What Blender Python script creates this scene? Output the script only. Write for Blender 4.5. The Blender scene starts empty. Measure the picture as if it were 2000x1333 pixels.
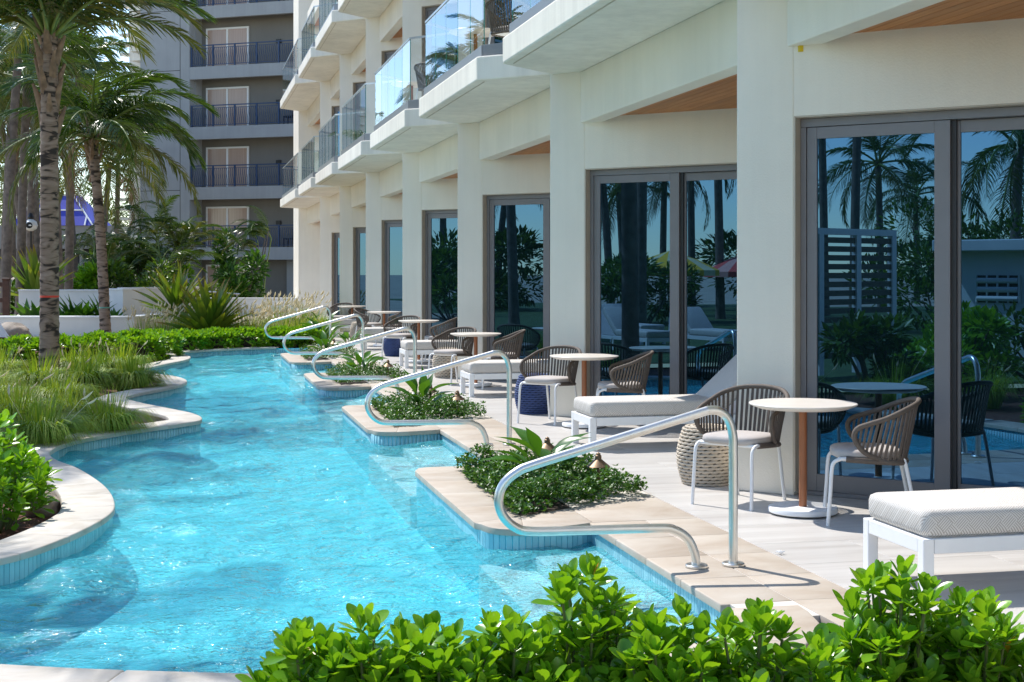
import bpy, bmesh, math, random
import numpy as np
from mathutils import Vector, Matrix
R_ = math.radians
scene = bpy.context.scene
rnd = random.Random(7)

# ------------------------------------------------------------------ camera, sky, sun, exposure
YAW = math.atan(641 / 2778)
EYE = 1.65
cd = bpy.data.cameras.new('camera'); cam = bpy.data.objects.new('camera', cd)
scene.collection.objects.link(cam); scene.camera = cam
cam.location = (0, 0, EYE); cam.rotation_euler = (R_(90), 0, -YAW)
cd.sensor_width = 36; cd.lens = 50; cd.shift_y = -139.5 / 2000
cd.clip_start = .1; cd.clip_end = 3000
cd.dof.use_dof = False; cd.dof.focus_distance = 11; cd.dof.aperture_fstop = 20

SUN = Vector((-.30, .53, .86)).normalized()
w = bpy.data.worlds.new('World'); scene.world = w; w.use_nodes = True
nt = w.node_tree; nt.nodes.clear()
sky = nt.nodes.new('ShaderNodeTexSky'); sky.sky_type = 'NISHITA'; sky.sun_disc = False
sky.sun_elevation = math.asin(SUN.z); sky.sun_rotation = math.atan2(SUN.x, SUN.y)
sky.air_density = 1.0; sky.dust_density = .0; sky.ozone_density = 1.6; sky.altitude = 0
bg = nt.nodes.new('ShaderNodeBackground'); bg.inputs[1].default_value = .15
wo = nt.nodes.new('ShaderNodeOutputWorld')
nt.links.new(sky.outputs[0], bg.inputs[0]); nt.links.new(bg.outputs[0], wo.inputs[0])
sl = bpy.data.lights.new('sun', 'SUN'); sl.energy = 3.35; sl.angle = R_(.53); sl.color = (1, .955, .89)
so = bpy.data.objects.new('sun', sl); scene.collection.objects.link(so)
so.rotation_euler = SUN.to_track_quat('Z', 'Y').to_euler(); so.location = (-20, 30, 40)
vs = scene.view_settings
vs.view_transform = 'Standard'; vs.look = 'None'; vs.exposure = 0.88; vs.gamma = 1; vs.use_curve_mapping = False
scene.cycles.use_denoising = True
scene.cycles.max_bounces = 10; scene.cycles.transparent_max_bounces = 12
scene.cycles.diffuse_bounces = 4; scene.cycles.glossy_bounces = 4; scene.cycles.transmission_bounces = 6
scene.cycles.caustics_reflective = False; scene.cycles.caustics_refractive = False
scene.cycles.sample_clamp_indirect = 6

# ------------------------------------------------------------------ helpers
COL = scene.collection
def srgb(r, g, b):
    f = lambda c: (c / 12.92 if c <= .04045 else ((c + .055) / 1.055) ** 2.4)
    return (f(r / 255), f(g / 255), f(b / 255), 1)
def lk(t, a, b): t.links.new(a, b)
def newmat(name):
    m = bpy.data.materials.new(name); m.use_nodes = True
    t = m.node_tree; b = t.nodes['Principled BSDF']
    return m, t, b
def noise_col(t, c1, c2, scale, detail=4, coord='Object', stretch=None, lo=.3, hi=.7, dist=0.):
    tc = t.nodes.new('ShaderNodeTexCoord'); src = tc.outputs[coord]
    if coord == 'World':
        pass
    if stretch:
        mp = t.nodes.new('ShaderNodeMapping'); mp.inputs['Scale'].default_value = stretch
        lk(t, src, mp.inputs[0]); src = mp.outputs[0]
    n = t.nodes.new('ShaderNodeTexNoise'); n.inputs['Scale'].default_value = scale
    n.inputs['Detail'].default_value = detail; n.inputs['Distortion'].default_value = dist
    lk(t, src, n.inputs['Vector'])
    r = t.nodes.new('ShaderNodeValToRGB'); r.color_ramp.elements[0].position = lo; r.color_ramp.elements[1].position = hi
    r.color_ramp.elements[0].color = tuple(c1) + ((1,) if len(c1) == 3 else ()); r.color_ramp.elements[1].color = tuple(c2) + ((1,) if len(c2) == 3 else ())
    lk(t, n.outputs['Fac'], r.inputs[0])
    return r.outputs[0], n.outputs['Fac'], src
def bump(t, b, fac, strength, dist=.01):
    bp = t.nodes.new('ShaderNodeBump'); bp.inputs['Strength'].default_value = strength; bp.inputs['Distance'].default_value = dist
    lk(t, fac, bp.inputs['Height']); lk(t, bp.outputs[0], b.inputs['Normal']); return bp
def simple(name, col, rough=.5, metal=0., spec=.5, bumpscale=None, bs=.2, var=.06, nscale=6., coat=0):
    m, t, b = newmat(name)
    c = np.array(col[:3]); o, f, src = noise_col(t, c * (1 - var), np.minimum(c * (1 + var), 1), nscale)
    lk(t, o, b.inputs['Base Color']); b.inputs['Roughness'].default_value = rough
    b.inputs['Metallic'].default_value = metal; b.inputs['Specular IOR Level'].default_value = spec
    b.inputs['Coat Weight'].default_value = coat
    if bumpscale:
        n = t.nodes.new('ShaderNodeTexNoise'); n.inputs['Scale'].default_value = bumpscale; n.inputs['Detail'].default_value = 3
        lk(t, src, n.inputs['Vector']); bump(t, b, n.outputs['Fac'], bs, .004)
    return m
def leafmat(name, c1, c2, trans=.35, rough=.38, island=False, spec=.5, tcol=None):
    m, t, b = newmat(name)
    if island:
        g = t.nodes.new('ShaderNodeNewGeometry'); fac = g.outputs['Random Per Island']
    else:
        g = t.nodes.new('ShaderNodeObjectInfo'); fac = g.outputs['Random']
    mx = t.nodes.new('ShaderNodeMix'); mx.data_type = 'RGBA'
    mx.inputs['A'].default_value = tuple(c1) + (1,); mx.inputs['B'].default_value = tuple(c2) + (1,)
    lk(t, fac, mx.inputs['Factor']); lk(t, mx.outputs['Result'], b.inputs['Base Color'])
    b.inputs['Roughness'].default_value = rough; b.inputs['Specular IOR Level'].default_value = spec
    tr = t.nodes.new('ShaderNodeBsdfTranslucent')
    hs = t.nodes.new('ShaderNodeMix'); hs.data_type = 'RGBA'; hs.blend_type = 'MULTIPLY'; hs.inputs['Factor'].default_value = 1
    hs.inputs['B'].default_value = (tcol or (1.5, 1.25, .35)) + (1,)
    lk(t, mx.outputs['Result'], hs.inputs['A']); lk(t, hs.outputs['Result'], tr.inputs['Color'])
    ms = t.nodes.new('ShaderNodeMixShader'); ms.inputs[0].default_value = trans
    lk(t, b.outputs[0], ms.inputs[1]); lk(t, tr.outputs[0], ms.inputs[2])
    lk(t, ms.outputs[0], t.nodes['Material Output'].inputs['Surface'])
    return m

class MB:
    def __init__(s): s.v = []; s.f = []
    def add(s, vs, fs):
        o = len(s.v); s.v += [tuple(p) for p in vs]; s.f += [tuple(i + o for i in f) for f in fs]
    def box(s, x0, x1, y0, y1, z0, z1):
        s.add([(x0,y0,z0),(x1,y0,z0),(x1,y1,z0),(x0,y1,z0),(x0,y0,z1),(x1,y0,z1),(x1,y1,z1),(x0,y1,z1)],
              [(3,2,1,0),(4,5,6,7),(0,1,5,4),(1,2,6,5),(2,3,7,6),(3,0,4,7)]); return s
    def obox(s, o, ax, ay, l0, l1, w0, w1, z0, z1):
        P = lambda l, w_, z: (o[0] + ax[0]*l + ay[0]*w_, o[1] + ax[1]*l + ay[1]*w_, z)
        s.add([P(l0,w0,z0),P(l1,w0,z0),P(l1,w1,z0),P(l0,w1,z0),P(l0,w0,z1),P(l1,w0,z1),P(l1,w1,z1),P(l0,w1,z1)],
              [(3,2,1,0),(4,5,6,7),(0,1,5,4),(1,2,6,5),(2,3,7,6),(3,0,4,7)]); return s
    def prism(s, poly, z0, z1, ch=0.):
        n = len(poly); b = [(p[0],p[1],z0) for p in poly]
        if ch:
            ins = inset(poly, ch)
            m_ = [(p[0],p[1],z1-ch) for p in poly]; t_ = [(p[0],p[1],z1) for p in ins]
            k = ch*.3; ins2 = inset(poly, k); m2 = [(p[0],p[1],z1-k) for p in ins2]
            s.add(b+m_+m2+t_, [tuple(range(n-1,-1,-1)), tuple(range(3*n,4*n))] +
                  [(i+j*n,(i+1)%n+j*n,(i+1)%n+(j+1)*n,i+(j+1)*n) for j in range(3) for i in range(n)])
        else:
            t_ = [(p[0],p[1],z1) for p in poly]
            s.add(b+t_, [tuple(range(n-1,-1,-1)), tuple(range(n,2*n))]+[(i,(i+1)%n,(i+1)%n+n,i+n) for i in range(n)])
        return s
    def tube(s, pts, r, n=8, caps=True, closed=False):
        pts = [Vector(p) for p in pts]; N = len(pts)
        rs = r if isinstance(r, (list, tuple)) else [r]*N
        T = []
        for i in range(N):
            if closed: d = pts[(i+1)%N]-pts[i-1]
            else: d = pts[min(i+1,N-1)]-pts[max(i-1,0)]
            T.append(d.normalized())
        up = Vector((0,0,1)) if abs(T[0].z) < .9 else Vector((1,0,0))
        nrm = T[0].cross(up).normalized(); vs_ = []
        for i in range(N):
            if i: nrm = (nrm - T[i]*nrm.dot(T[i])).normalized()
            bn = T[i].cross(nrm)
            for k in range(n):
                a = 2*math.pi*k/n; vs_.append(pts[i] + (nrm*math.cos(a)+bn*math.sin(a))*rs[i])
        fs = [(i*n+k, i*n+(k+1)%n, ((i+1)%N)*n+(k+1)%n, ((i+1)%N)*n+k) for i in range(N if closed else N-1) for k in range(n)]
        if caps and not closed: fs += [tuple(range(n-1,-1,-1)), tuple(range((N-1)*n, N*n))]
        s.add(vs_, fs); return s
    def lathe(s, prof, n=24, c=(0,0,0)):
        vs_ = [(c[0]+r*math.cos(2*math.pi*k/n), c[1]+r*math.sin(2*math.pi*k/n), c[2]+z) for r, z in prof for k in range(n)]
        N = len(prof)
        fs = [(i*n+k, i*n+(k+1)%n, (i+1)*n+(k+1)%n, (i+1)*n+k) for i in range(N-1) for k in range(n)]
        fs += [tuple(range(n-1,-1,-1)), tuple(range((N-1)*n, N*n))]
        s.add(vs_, fs); return s
    def mesh(s, name, mat, smooth=False, ang=35, recalc=True):
        me = bpy.data.meshes.new(name); me.from_pydata(s.v, [], s.f)
        if recalc:
            bm = bmesh.new(); bm.from_mesh(me); bmesh.ops.recalc_face_normals(bm, faces=bm.faces); bm.to_mesh(me); bm.free()
        if mat: me.materials.append(mat)
        if smooth:
            me.polygons.foreach_set('use_smooth', [True]*len(me.polygons))
            if ang: me.set_sharp_from_angle(angle=R_(ang))
        me.update(); return me
    def build(s, name, mat, parent=None, smooth=False, ang=35, loc=None, bevel=0, recalc=True):
        o = obj(name, s.mesh(name, mat, smooth, ang, recalc), parent, loc)
        if bevel:
            md = o.modifiers.new('bevel', 'BEVEL'); md.width = bevel; md.segments = 2; md.limit_method = 'ANGLE'
        return o
def inset(poly, d):
    n = len(poly); out = []
    A = sum(poly[i][0]*poly[(i+1)%n][1]-poly[(i+1)%n][0]*poly[i][1] for i in range(n))
    sg = 1 if A > 0 else -1
    for i in range(n):
        p0, p1, p2 = Vector(poly[i-1][:2]), Vector(poly[i][:2]), Vector(poly[(i+1)%n][:2])
        a = (p1-p0).normalized(); b = (p2-p1).normalized()
        na = Vector((-a.y,a.x))*sg; nb = Vector((-b.y,b.x))*sg
        m_ = (na+nb); k = m_.length
        m_ = m_/k if k > 1e-6 else na
        out.append(p1 + m_*d/max(.4, m_.dot(na)))
    return [(p.x,p.y) for p in out]
def obj(name, me, parent=None, loc=None, mtx=None):
    o = bpy.data.objects.new(name, me); COL.objects.link(o)
    if parent: o.parent = parent
    if loc is not None: o.location = loc
    if mtx is not None: o.matrix_basis = mtx
    return o
def tag(o, label=None, cat=None, group=None, kind=None):
    if label: o['label'] = label
    if cat: o['category'] = cat
    if group: o['group'] = group
    if kind: o['kind'] = kind
    return o
def thing(name, label, cat, loc=(0,0,0), rz=0., group=None):
    o = bpy.data.objects.new(name, None); COL.objects.link(o); o.empty_display_size = .1
    o.location = loc; o.rotation_euler = (0,0,rz); return tag(o, label, cat, group)
def struct(o): o['kind'] = 'structure'; return o
def copy_tree(o, parent=None):
    c = o.copy(); COL.objects.link(c); c.parent = parent
    for ch in list(o.children): copy_tree(ch, c)
    return c
def crom(pts, sub=6, closed=False):
    P = [Vector(p) for p in pts]; n = len(P); out = []
    rng_ = range(n) if closed else range(n-1)
    for i in rng_:
        p0 = P[i-1] if (closed or i > 0) else P[0]*2-P[1]
        p1 = P[i]; p2 = P[(i+1)%n]
        p3 = P[(i+2)%n] if (closed or i+2 < n) else P[-1]*2-P[-2]
        for k in range(sub):
            t = k/sub
            out.append(.5*((2*p1)+(p2-p0)*t+(2*p0-5*p1+4*p2-p3)*t*t+(3*p1-p0-3*p2+p3)*t**3))
    if not closed: out.append(P[-1])
    return out
def fastmesh(name, verts, faces, mat, smooth=True):
    """verts (N,3) array, faces (M,k) array"""
    me = bpy.data.meshes.new(name); N = len(verts); M, k = faces.shape
    me.vertices.add(N); me.vertices.foreach_set('co', np.asarray(verts, np.float32).ravel())
    me.loops.add(M*k); me.loops.foreach_set('vertex_index', np.asarray(faces, np.int32).ravel())
    me.polygons.add(M); me.polygons.foreach_set('loop_start', np.arange(0, M*k, k, dtype=np.int32))
    if smooth: me.polygons.foreach_set('use_smooth', np.ones(M, dtype=bool))
    me.update(calc_edges=True); me.validate()
    if mat: me.materials.append(mat)
    return me
def inst(tv, tf, mats):
    """template verts/faces placed by many 4x4 matrices -> verts, faces"""
    tv = np.asarray(tv, float); tf = np.asarray(tf, int); M = np.asarray(mats, float)
    h = np.c_[tv, np.ones(len(tv))]
    v = np.einsum('nij,kj->nki', M, h)[:, :, :3].reshape(-1, 3)
    f = (tf[None] + (np.arange(len(M))*len(tv))[:, None, None]).reshape(-1, tf.shape[1])
    return v, f
def frame(pos, d, roll=0., sx=1., sy=1., sz=1.):
    """matrix: local +X along d, local +Z as much up as possible"""
    d = Vector(d).normalized(); up = Vector((0,0,1))
    if abs(d.z) > .98: up = Vector((1,0,0))
    y = up.cross(d).normalized(); z = d.cross(y)
    if roll:
        c, s_ = math.cos(roll), math.sin(roll); y, z = y*c+z*s_, z*c-y*s_
    return Matrix(((d.x*sx,y.x*sy,z.x*sz,pos[0]),(d.y*sx,y.y*sy,z.y*sz,pos[1]),(d.z*sx,y.z*sy,z.z*sz,pos[2]),(0,0,0,1)))
def at(px, d):
    """ground point under a column of the photograph at a depth in metres"""
    u = (px-1000)/2778.; F = (math.sin(YAW), math.cos(YAW)); Rr = (F[1], -F[0])
    return Vector((d*(F[0]+u*Rr[0]), d*(F[1]+u*Rr[1]), 0))
def ord_(i): return ['nearest','second','third','fourth','fifth','sixth','seventh','eighth','ninth','tenth'][i]

# ------------------------------------------------------------------ materials
M = {}
def stucco(name, c, var=.05, streak=.03):
    m, t, b = newmat(name); c = np.array(c)
    o, f, src = noise_col(t, c*(1-var), c*(1+var*.6), .9, 6, lo=.35, hi=.65)
    gp_ = t.nodes.new('ShaderNodeNewGeometry'); mp = t.nodes.new('ShaderNodeMapping'); mp.inputs['Scale'].default_value = (3.2,3.2,.22); lk(t, gp_.outputs['Position'], mp.inputs[0])
    ns = t.nodes.new('ShaderNodeTexNoise'); ns.inputs['Scale'].default_value = 1.6; ns.inputs['Detail'].default_value = 6; ns.inputs['Roughness'].default_value = .65; lk(t, mp.outputs[0], ns.inputs['Vector'])
    rs = t.nodes.new('ShaderNodeMapRange'); rs.inputs['From Min'].default_value = .38; rs.inputs['From Max'].default_value = .60; rs.inputs['To Min'].default_value = 1-streak; rs.inputs['To Max'].default_value = 1.; lk(t, ns.outputs['Fac'], rs.inputs[0])
    hv = t.nodes.new('ShaderNodeHueSaturation'); lk(t, rs.outputs[0], hv.inputs['Value']); lk(t, o, hv.inputs['Color'])
    lk(t, hv.outputs[0], b.inputs['Base Color']); b.inputs['Roughness'].default_value = .85; b.inputs['Specular IOR Level'].default_value = .25
    n = t.nodes.new('ShaderNodeTexNoise'); n.inputs['Scale'].default_value = 70; n.inputs['Detail'].default_value = 4
    lk(t, src, n.inputs['Vector']); bump(t, b, n.outputs['Fac'], .35, .006)
    return m
M['stucco'] = stucco('cream stucco', (.82,.765,.665))
M['slab'] = stucco('white painted concrete', (.84,.80,.71), .07, .09)
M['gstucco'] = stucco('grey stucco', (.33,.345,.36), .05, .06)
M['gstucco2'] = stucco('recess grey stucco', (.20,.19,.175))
M['white'] = simple('white powder coat', (.80,.80,.80), .42, spec=.4, var=.02)
M['whitewall'] = stucco('white garden wall', (.74,.75,.75), .08)
def stone(name, c1, c2, sc, stretch, rough=.55, c3=None, bs=.08):
    m, t, b = newmat(name)
    tc = t.nodes.new('ShaderNodeNewGeometry'); oi = t.nodes.new('ShaderNodeObjectInfo')
    va = t.nodes.new('ShaderNodeVectorMath'); va.operation = 'MULTIPLY_ADD'
    cx = t.nodes.new('ShaderNodeCombineXYZ')
    for i in range(3): lk(t, oi.outputs['Random'], cx.inputs[i])
    va.inputs[1].default_value = (37, 53, 11); lk(t, cx.outputs[0], va.inputs[0]); lk(t, tc.outputs['Position'], va.inputs[2])
    mp = t.nodes.new('ShaderNodeMapping'); mp.inputs['Scale'].default_value = stretch; lk(t, va.outputs[0], mp.inputs[0])
    n = t.nodes.new('ShaderNodeTexNoise'); n.inputs['Scale'].default_value = sc; n.inputs['Detail'].default_value = 7; n.inputs['Distortion'].default_value = .6; n.inputs['Roughness'].default_value = .62
    lk(t, mp.outputs[0], n.inputs['Vector'])
    r = t.nodes.new('ShaderNodeValToRGB'); r.color_ramp.elements[0].position = .32; r.color_ramp.elements[1].position = .68
    r.color_ramp.elements[0].color = c1+(1,); r.color_ramp.elements[1].color = c2+(1,)
    if c3: e = r.color_ramp.elements.new(.5); e.color = c3+(1,)
    lk(t, n.outputs['Fac'], r.inputs[0])
    hv = t.nodes.new('ShaderNodeHueSaturation'); mr = t.nodes.new('ShaderNodeMapRange')
    mr.inputs['To Min'].default_value = .95; mr.inputs['To Max'].default_value = 1.04
    lk(t, oi.outputs['Random'], mr.inputs[0]); lk(t, mr.outputs[0], hv.inputs['Value']); lk(t, r.outputs[0], hv.inputs['Color'])
    lk(t, hv.outputs[0], b.inputs['Base Color']); b.inputs['Roughness'].default_value = rough; b.inputs['Specular IOR Level'].default_value = .3
    bump(t, b, n.outputs['Fac'], bs, .01)
    return m
M['travertine'] = stone('travertine', (.39,.315,.245), (.51,.455,.39), 1.6, (1,1.6,3), .6, (.455,.39,.32))
M['coping'] = stone('pale coping stone', (.42,.375,.31), (.57,.535,.48), 2.0, (1.4,2.2,3), .62, (.515,.475,.42), .15)
M['tile'] = stone('pale porcelain tile', (.45,.42,.39), (.585,.56,.53), 1.3, (.5,5,3), .38, (.535,.51,.48), .03)
M['grout'] = simple('grout', (.62,.57,.51), .9)
M['mulch'] = None
m, t, b = newmat('red brown mulch')
o, f, src = noise_col(t, (.035,.013,.009), (.23,.085,.05), 34, 5, lo=.3, hi=.75, dist=1.2)
lk(t, o, b.inputs['Base Color']); b.inputs['Roughness'].default_value = .95; bump(t, b, f, 1., .03); M['mulch'] = m
M['sand'] = simple('sandy ground', (.36,.30,.22), .95, bumpscale=8, bs=.4, var=.25, nscale=.6)
M['lawn'] = simple('mown lawn', (.045,.085,.018), .95, bumpscale=60, bs=.6, var=.35, nscale=2.5)
M['soil'] = simple('dark soil', (.05,.035,.025), .95, bumpscale=40, bs=.8, var=.5, nscale=20)
M['plaster'] = simple('turquoise pool plaster', (.095,.73,.87), .7, var=.10, nscale=1.2)
M['step'] = simple('pale pool step', (.80,.88,.90), .7, var=.1, nscale=2)
m, t, b = newmat('glazed blue waterline tile')
oi = t.nodes.new('ShaderNodeObjectInfo'); gi = t.nodes.new('ShaderNodeNewGeometry')
ad = t.nodes.new('ShaderNodeMath'); ad.operation = 'ADD'; lk(t, oi.outputs['Random'], ad.inputs[0]); lk(t, gi.outputs['Random Per Island'], ad.inputs[1])
fr = t.nodes.new('ShaderNodeMath'); fr.operation = 'FRACT'; lk(t, ad.outputs[0], fr.inputs[0])
r = t.nodes.new('ShaderNodeValToRGB'); r.color_ramp.elements[0].color = (.24,.52,.60,1); r.color_ramp.elements[1].color = (.34,.63,.70,1)
lk(t, fr.outputs[0], r.inputs[0]); lk(t, r.outputs[0], b.inputs['Base Color']); b.inputs['Roughness'].default_value = .25; M['wtile'] = m
M['wgrout'] = simple('tile grout', (.50,.62,.66), .8)
# water: clear body with a faint turquoise scatter and a rippled reflecting skin
m, t, b = newmat('pool water'); t.nodes.remove(b)
geo = t.nodes.new('ShaderNodeNewGeometry')
mp = t.nodes.new('ShaderNodeMapping'); mp.inputs['Scale'].default_value = (1., 1.25, 1); mp.inputs['Rotation'].default_value = (0,0,YAW); lk(t, geo.outputs['Position'], mp.inputs[0])
n1 = t.nodes.new('ShaderNodeTexNoise'); n1.inputs['Scale'].default_value = 5.0; n1.inputs['Detail'].default_value = 4; n1.inputs['Distortion'].default_value = .9; n1.inputs['Roughness'].default_value=.55; lk(t, mp.outputs[0], n1.inputs['Vector'])
n2 = t.nodes.new('ShaderNodeTexNoise'); n2.inputs['Scale'].default_value = 17; n2.inputs['Detail'].default_value = 3; n2.inputs['Distortion'].default_value = 1.4; lk(t, mp.outputs[0], n2.inputs['Vector'])
ma = t.nodes.new('ShaderNodeMath'); ma.operation = 'MULTIPLY_ADD'; ma.inputs[1].default_value = .30; lk(t, n2.outputs['Fac'], ma.inputs[0]); lk(t, n1.outputs['Fac'], ma.inputs[2])
n3 = t.nodes.new('ShaderNodeTexNoise'); n3.inputs['Scale'].default_value = 1.7; n3.inputs['Detail'].default_value = 2; n3.inputs['Distortion'].default_value = .8; lk(t, mp.outputs[0], n3.inputs['Vector'])
ma3 = t.nodes.new('ShaderNodeMath'); ma3.operation = 'MULTIPLY_ADD'; ma3.inputs[1].default_value = 1.1; lk(t, n3.outputs['Fac'], ma3.inputs[0]); lk(t, ma.outputs[0], ma3.inputs[2]); ma = ma3
n4 = t.nodes.new('ShaderNodeTexNoise'); n4.inputs['Scale'].default_value = 34; n4.inputs['Detail'].default_value = 2; lk(t, mp.outputs[0], n4.inputs['Vector'])
ma4 = t.nodes.new('ShaderNodeMath'); ma4.operation = 'MULTIPLY_ADD'; ma4.inputs[1].default_value = .34; lk(t, n4.outputs['Fac'], ma4.inputs[0]); lk(t, ma.outputs[0], ma4.inputs[2])
bp = t.nodes.new('ShaderNodeBump'); bp.inputs['Strength'].default_value = .6; bp.inputs['Distance'].default_value = .06; lk(t, ma4.outputs[0], bp.inputs['Height'])
di = t.nodes.new('ShaderNodeBsdfDiffuse'); di.inputs['Color'].default_value = (.125,.77,.89,1)
bp2 = t.nodes.new('ShaderNodeBump'); bp2.inputs['Strength'].default_value = 1.; bp2.inputs['Distance'].default_value = .20; lk(t, ma.outputs[0], bp2.inputs['Height']); lk(t, bp2.outputs[0], di.inputs['Normal'])
tr = t.nodes.new('ShaderNodeBsdfTransparent'); tr.inputs['Color'].default_value = (.80,.97,1,1)
m1 = t.nodes.new('ShaderNodeMixShader'); m1.inputs[0].default_value = .40; lk(t, tr.outputs[0], m1.inputs[1]); lk(t, di.outputs[0], m1.inputs[2])
gl = t.nodes.new('ShaderNodeBsdfGlossy'); gl.inputs['Roughness'].default_value = .075; gl.inputs['Color'].default_value = (1,1,1,1); lk(t, bp.outputs[0], gl.inputs['Normal'])
fr = t.nodes.new('ShaderNodeFresnel'); fr.inputs['IOR'].default_value = 1.22; lk(t, bp.outputs[0], fr.inputs['Normal'])
m2 = t.nodes.new('ShaderNodeMixShader'); lk(t, fr.outputs[0], m2.inputs[0]); lk(t, m1.outputs[0], m2.inputs[1]); lk(t, gl.outputs[0], m2.inputs[2])
lk(t, m2.outputs[0], t.nodes['Material Output'].inputs['Surface']); M['water'] = m
# glass
m, t, b = newmat('dark tinted door glass'); b.inputs['Base Color'].default_value = (.004,.012,.014,1); b.inputs['Roughness'].default_value = .0; b.inputs['IOR'].default_value = 2.8; b.inputs['Specular Tint'].default_value = (.25,.58,1,1); M['doorglass'] = m
m, t, b = newmat('clear balcony glass'); t.nodes.remove(b)
tr = t.nodes.new('ShaderNodeBsdfTransparent'); tr.inputs['Color'].default_value = (.955,.975,.972,1)
gl = t.nodes.new('ShaderNodeBsdfGlossy'); gl.inputs['Roughness'].default_value = .0; gl.inputs['Color'].default_value=(.9,.95,1,1)
fr = t.nodes.new('ShaderNodeFresnel'); fr.inputs['IOR'].default_value = 1.5
gb = t.nodes.new('ShaderNodeNewGeometry'); iv = t.nodes.new('ShaderNodeMath'); iv.operation = 'SUBTRACT'; iv.inputs[0].default_value = 1.; lk(t, gb.outputs['Backfacing'], iv.inputs[1])
ml = t.nodes.new('ShaderNodeMath'); ml.operation = 'MULTIPLY'; lk(t, fr.outputs[0], ml.inputs[0]); lk(t, iv.outputs[0], ml.inputs[1])
mx = t.nodes.new('ShaderNodeMixShader'); lk(t, ml.outputs[0], mx.inputs[0]); lk(t, tr.outputs[0], mx.inputs[1]); lk(t, gl.outputs[0], mx.inputs[2])
lk(t, mx.outputs[0], t.nodes['Material Output'].inputs['Surface']); M['glass'] = m
M['glassedge'] = simple('green glass edge', (.04,.20,.18), .15)
M['frame'] = simple('grey aluminium', (.21,.205,.215), .45, metal=.2, var=.03)
M['darkframe'] = simple('dark gasket', (.03,.03,.033), .5)
M['reveal'] = simple('beige reveal', (.52,.46,.38), .8)
M['shoe'] = simple('balcony shoe grey', (.22,.23,.245), .4, metal=.4, var=.03)
M['railcap'] = simple('balcony cap metal', (.45,.46,.47), .3, metal=.9)
M['steel'] = simple('brushed stainless steel', (.70,.69,.66), .32, metal=1., var=.05, nscale=14)
m, t, b = newmat('orange brown wood')
oi = t.nodes.new('ShaderNodeObjectInfo')
o, f, src = noise_col(t, (.42,.15,.040), (.57,.235,.078), 5, 5, stretch=(6,.5,1), lo=.25, hi=.75)
hv = t.nodes.new('ShaderNodeHueSaturation'); mr = t.nodes.new('ShaderNodeMapRange'); mr.inputs['To Min'].default_value=.85; mr.inputs['To Max'].default_value=1.1
lk(t, oi.outputs['Random'], mr.inputs[0]); lk(t, mr.outputs[0], hv.inputs['Value']); lk(t, o, hv.inputs['Color'])
lk(t, hv.outputs[0], b.inputs['Base Color']); b.inputs['Roughness'].default_value = .5; M['wood'] = m
M['pole'] = simple('rust brown table pole', (.30,.105,.040), .42, var=.12)
M['tabletop'] = simple('cream tabletop', (.72,.66,.59), .35, var=.03)
M['rope'] = simple('taupe rope', (.115,.090,.073), .75, bumpscale=160, bs=.5, var=.12, nscale=25)
M['seat'] = simple('light taupe seat fabric', (.47,.43,.405), .9, bumpscale=300, bs=.3)
M['panel'] = simple('pale lilac grey fabric', (.62,.59,.62), .9, bumpscale=200, bs=.2)
M['bronze'] = simple('aged bronze', (.20,.135,.085), .5, metal=.75, var=.15, nscale=30)
M['beigerope'] = simple('beige rope', (.55,.47,.375), .85, bumpscale=120, bs=.5, var=.1)
M['bluerope'] = simple('navy blue rope', (.045,.075,.20), .75, bumpscale=120, bs=.5, var=.15)
m, t, b = newmat('woven cushion')
tc = t.nodes.new('ShaderNodeTexCoord'); sp = t.nodes.new('ShaderNodeSeparateXYZ'); lk(t, tc.outputs['Object'], sp.inputs[0])
def mth(op, a, b_=None, v=None):
    n = t.nodes.new('ShaderNodeMath'); n.operation = op
    for i, q in enumerate((a, b_)):
        if q is None: continue
        if isinstance(q, (int, float)): n.inputs[i].default_value = q
        else: lk(t, q, n.inputs[i])
    return n.outputs[0]
yz = mth('ADD', sp.outputs[1], sp.outputs[2]); K = 2*math.pi/.016
w1 = mth('SINE', mth('MULTIPLY', mth('ADD', sp.outputs[0], yz), K)); w2 = mth('SINE', mth('MULTIPLY', mth('SUBTRACT', sp.outputs[0], yz), K))
ck = mth('GREATER_THAN', mth('SINE', mth('MULTIPLY', sp.outputs[0], 2*math.pi/.09)), mth('SINE', mth('MULTIPLY', yz, 2*math.pi/.09)))
mxf = t.nodes.new('ShaderNodeMix'); lk(t, ck, mxf.inputs['Factor']); lk(t, w1, mxf.inputs['A']); lk(t, w2, mxf.inputs['B'])
st = mth('GREATER_THAN', mxf.outputs['Result'], .35)
mc = t.nodes.new('ShaderNodeMix'); mc.data_type = 'RGBA'; mc.inputs['A'].default_value = (.65,.62,.585,1); mc.inputs['B'].default_value = (.39,.355,.32,1)
lk(t, st, mc.inputs['Factor']); lk(t, mc.outputs['Result'], b.inputs['Base Color']); b.inputs['Roughness'].default_value = .92; b.inputs['Specular IOR Level'].default_value = .2; M['cushion'] = m
M['bluerail'] = simple('navy blue railing paint', (.010,.040,.115), .4)
m, t, b = newmat('window glass with painted pinkish reflection')
o, f, src = noise_col(t, (.42,.29,.235), (.52,.38,.31), 3, 2, stretch=(9,1,.1)); lk(t, o, b.inputs['Base Color']); b.inputs['Roughness'].default_value = .12; M['twindow'] = m  # pinkish reflection of a building painted into the pane colour
M['dark'] = simple('dark interior', (.02,.02,.022), .8)
M['browndoor'] = simple('dark brown door', (.05,.03,.024), .5)
M['bluetent'] = simple('royal blue canopy', (.045,.055,.36), .75, var=.06, nscale=2)
M['greywall'] = stucco('grey rendered wall', (.20,.20,.195))
M['rock'] = simple('tan boulder', (.30,.25,.205), .9, bumpscale=9, bs=.9, var=.35, nscale=4)
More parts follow.
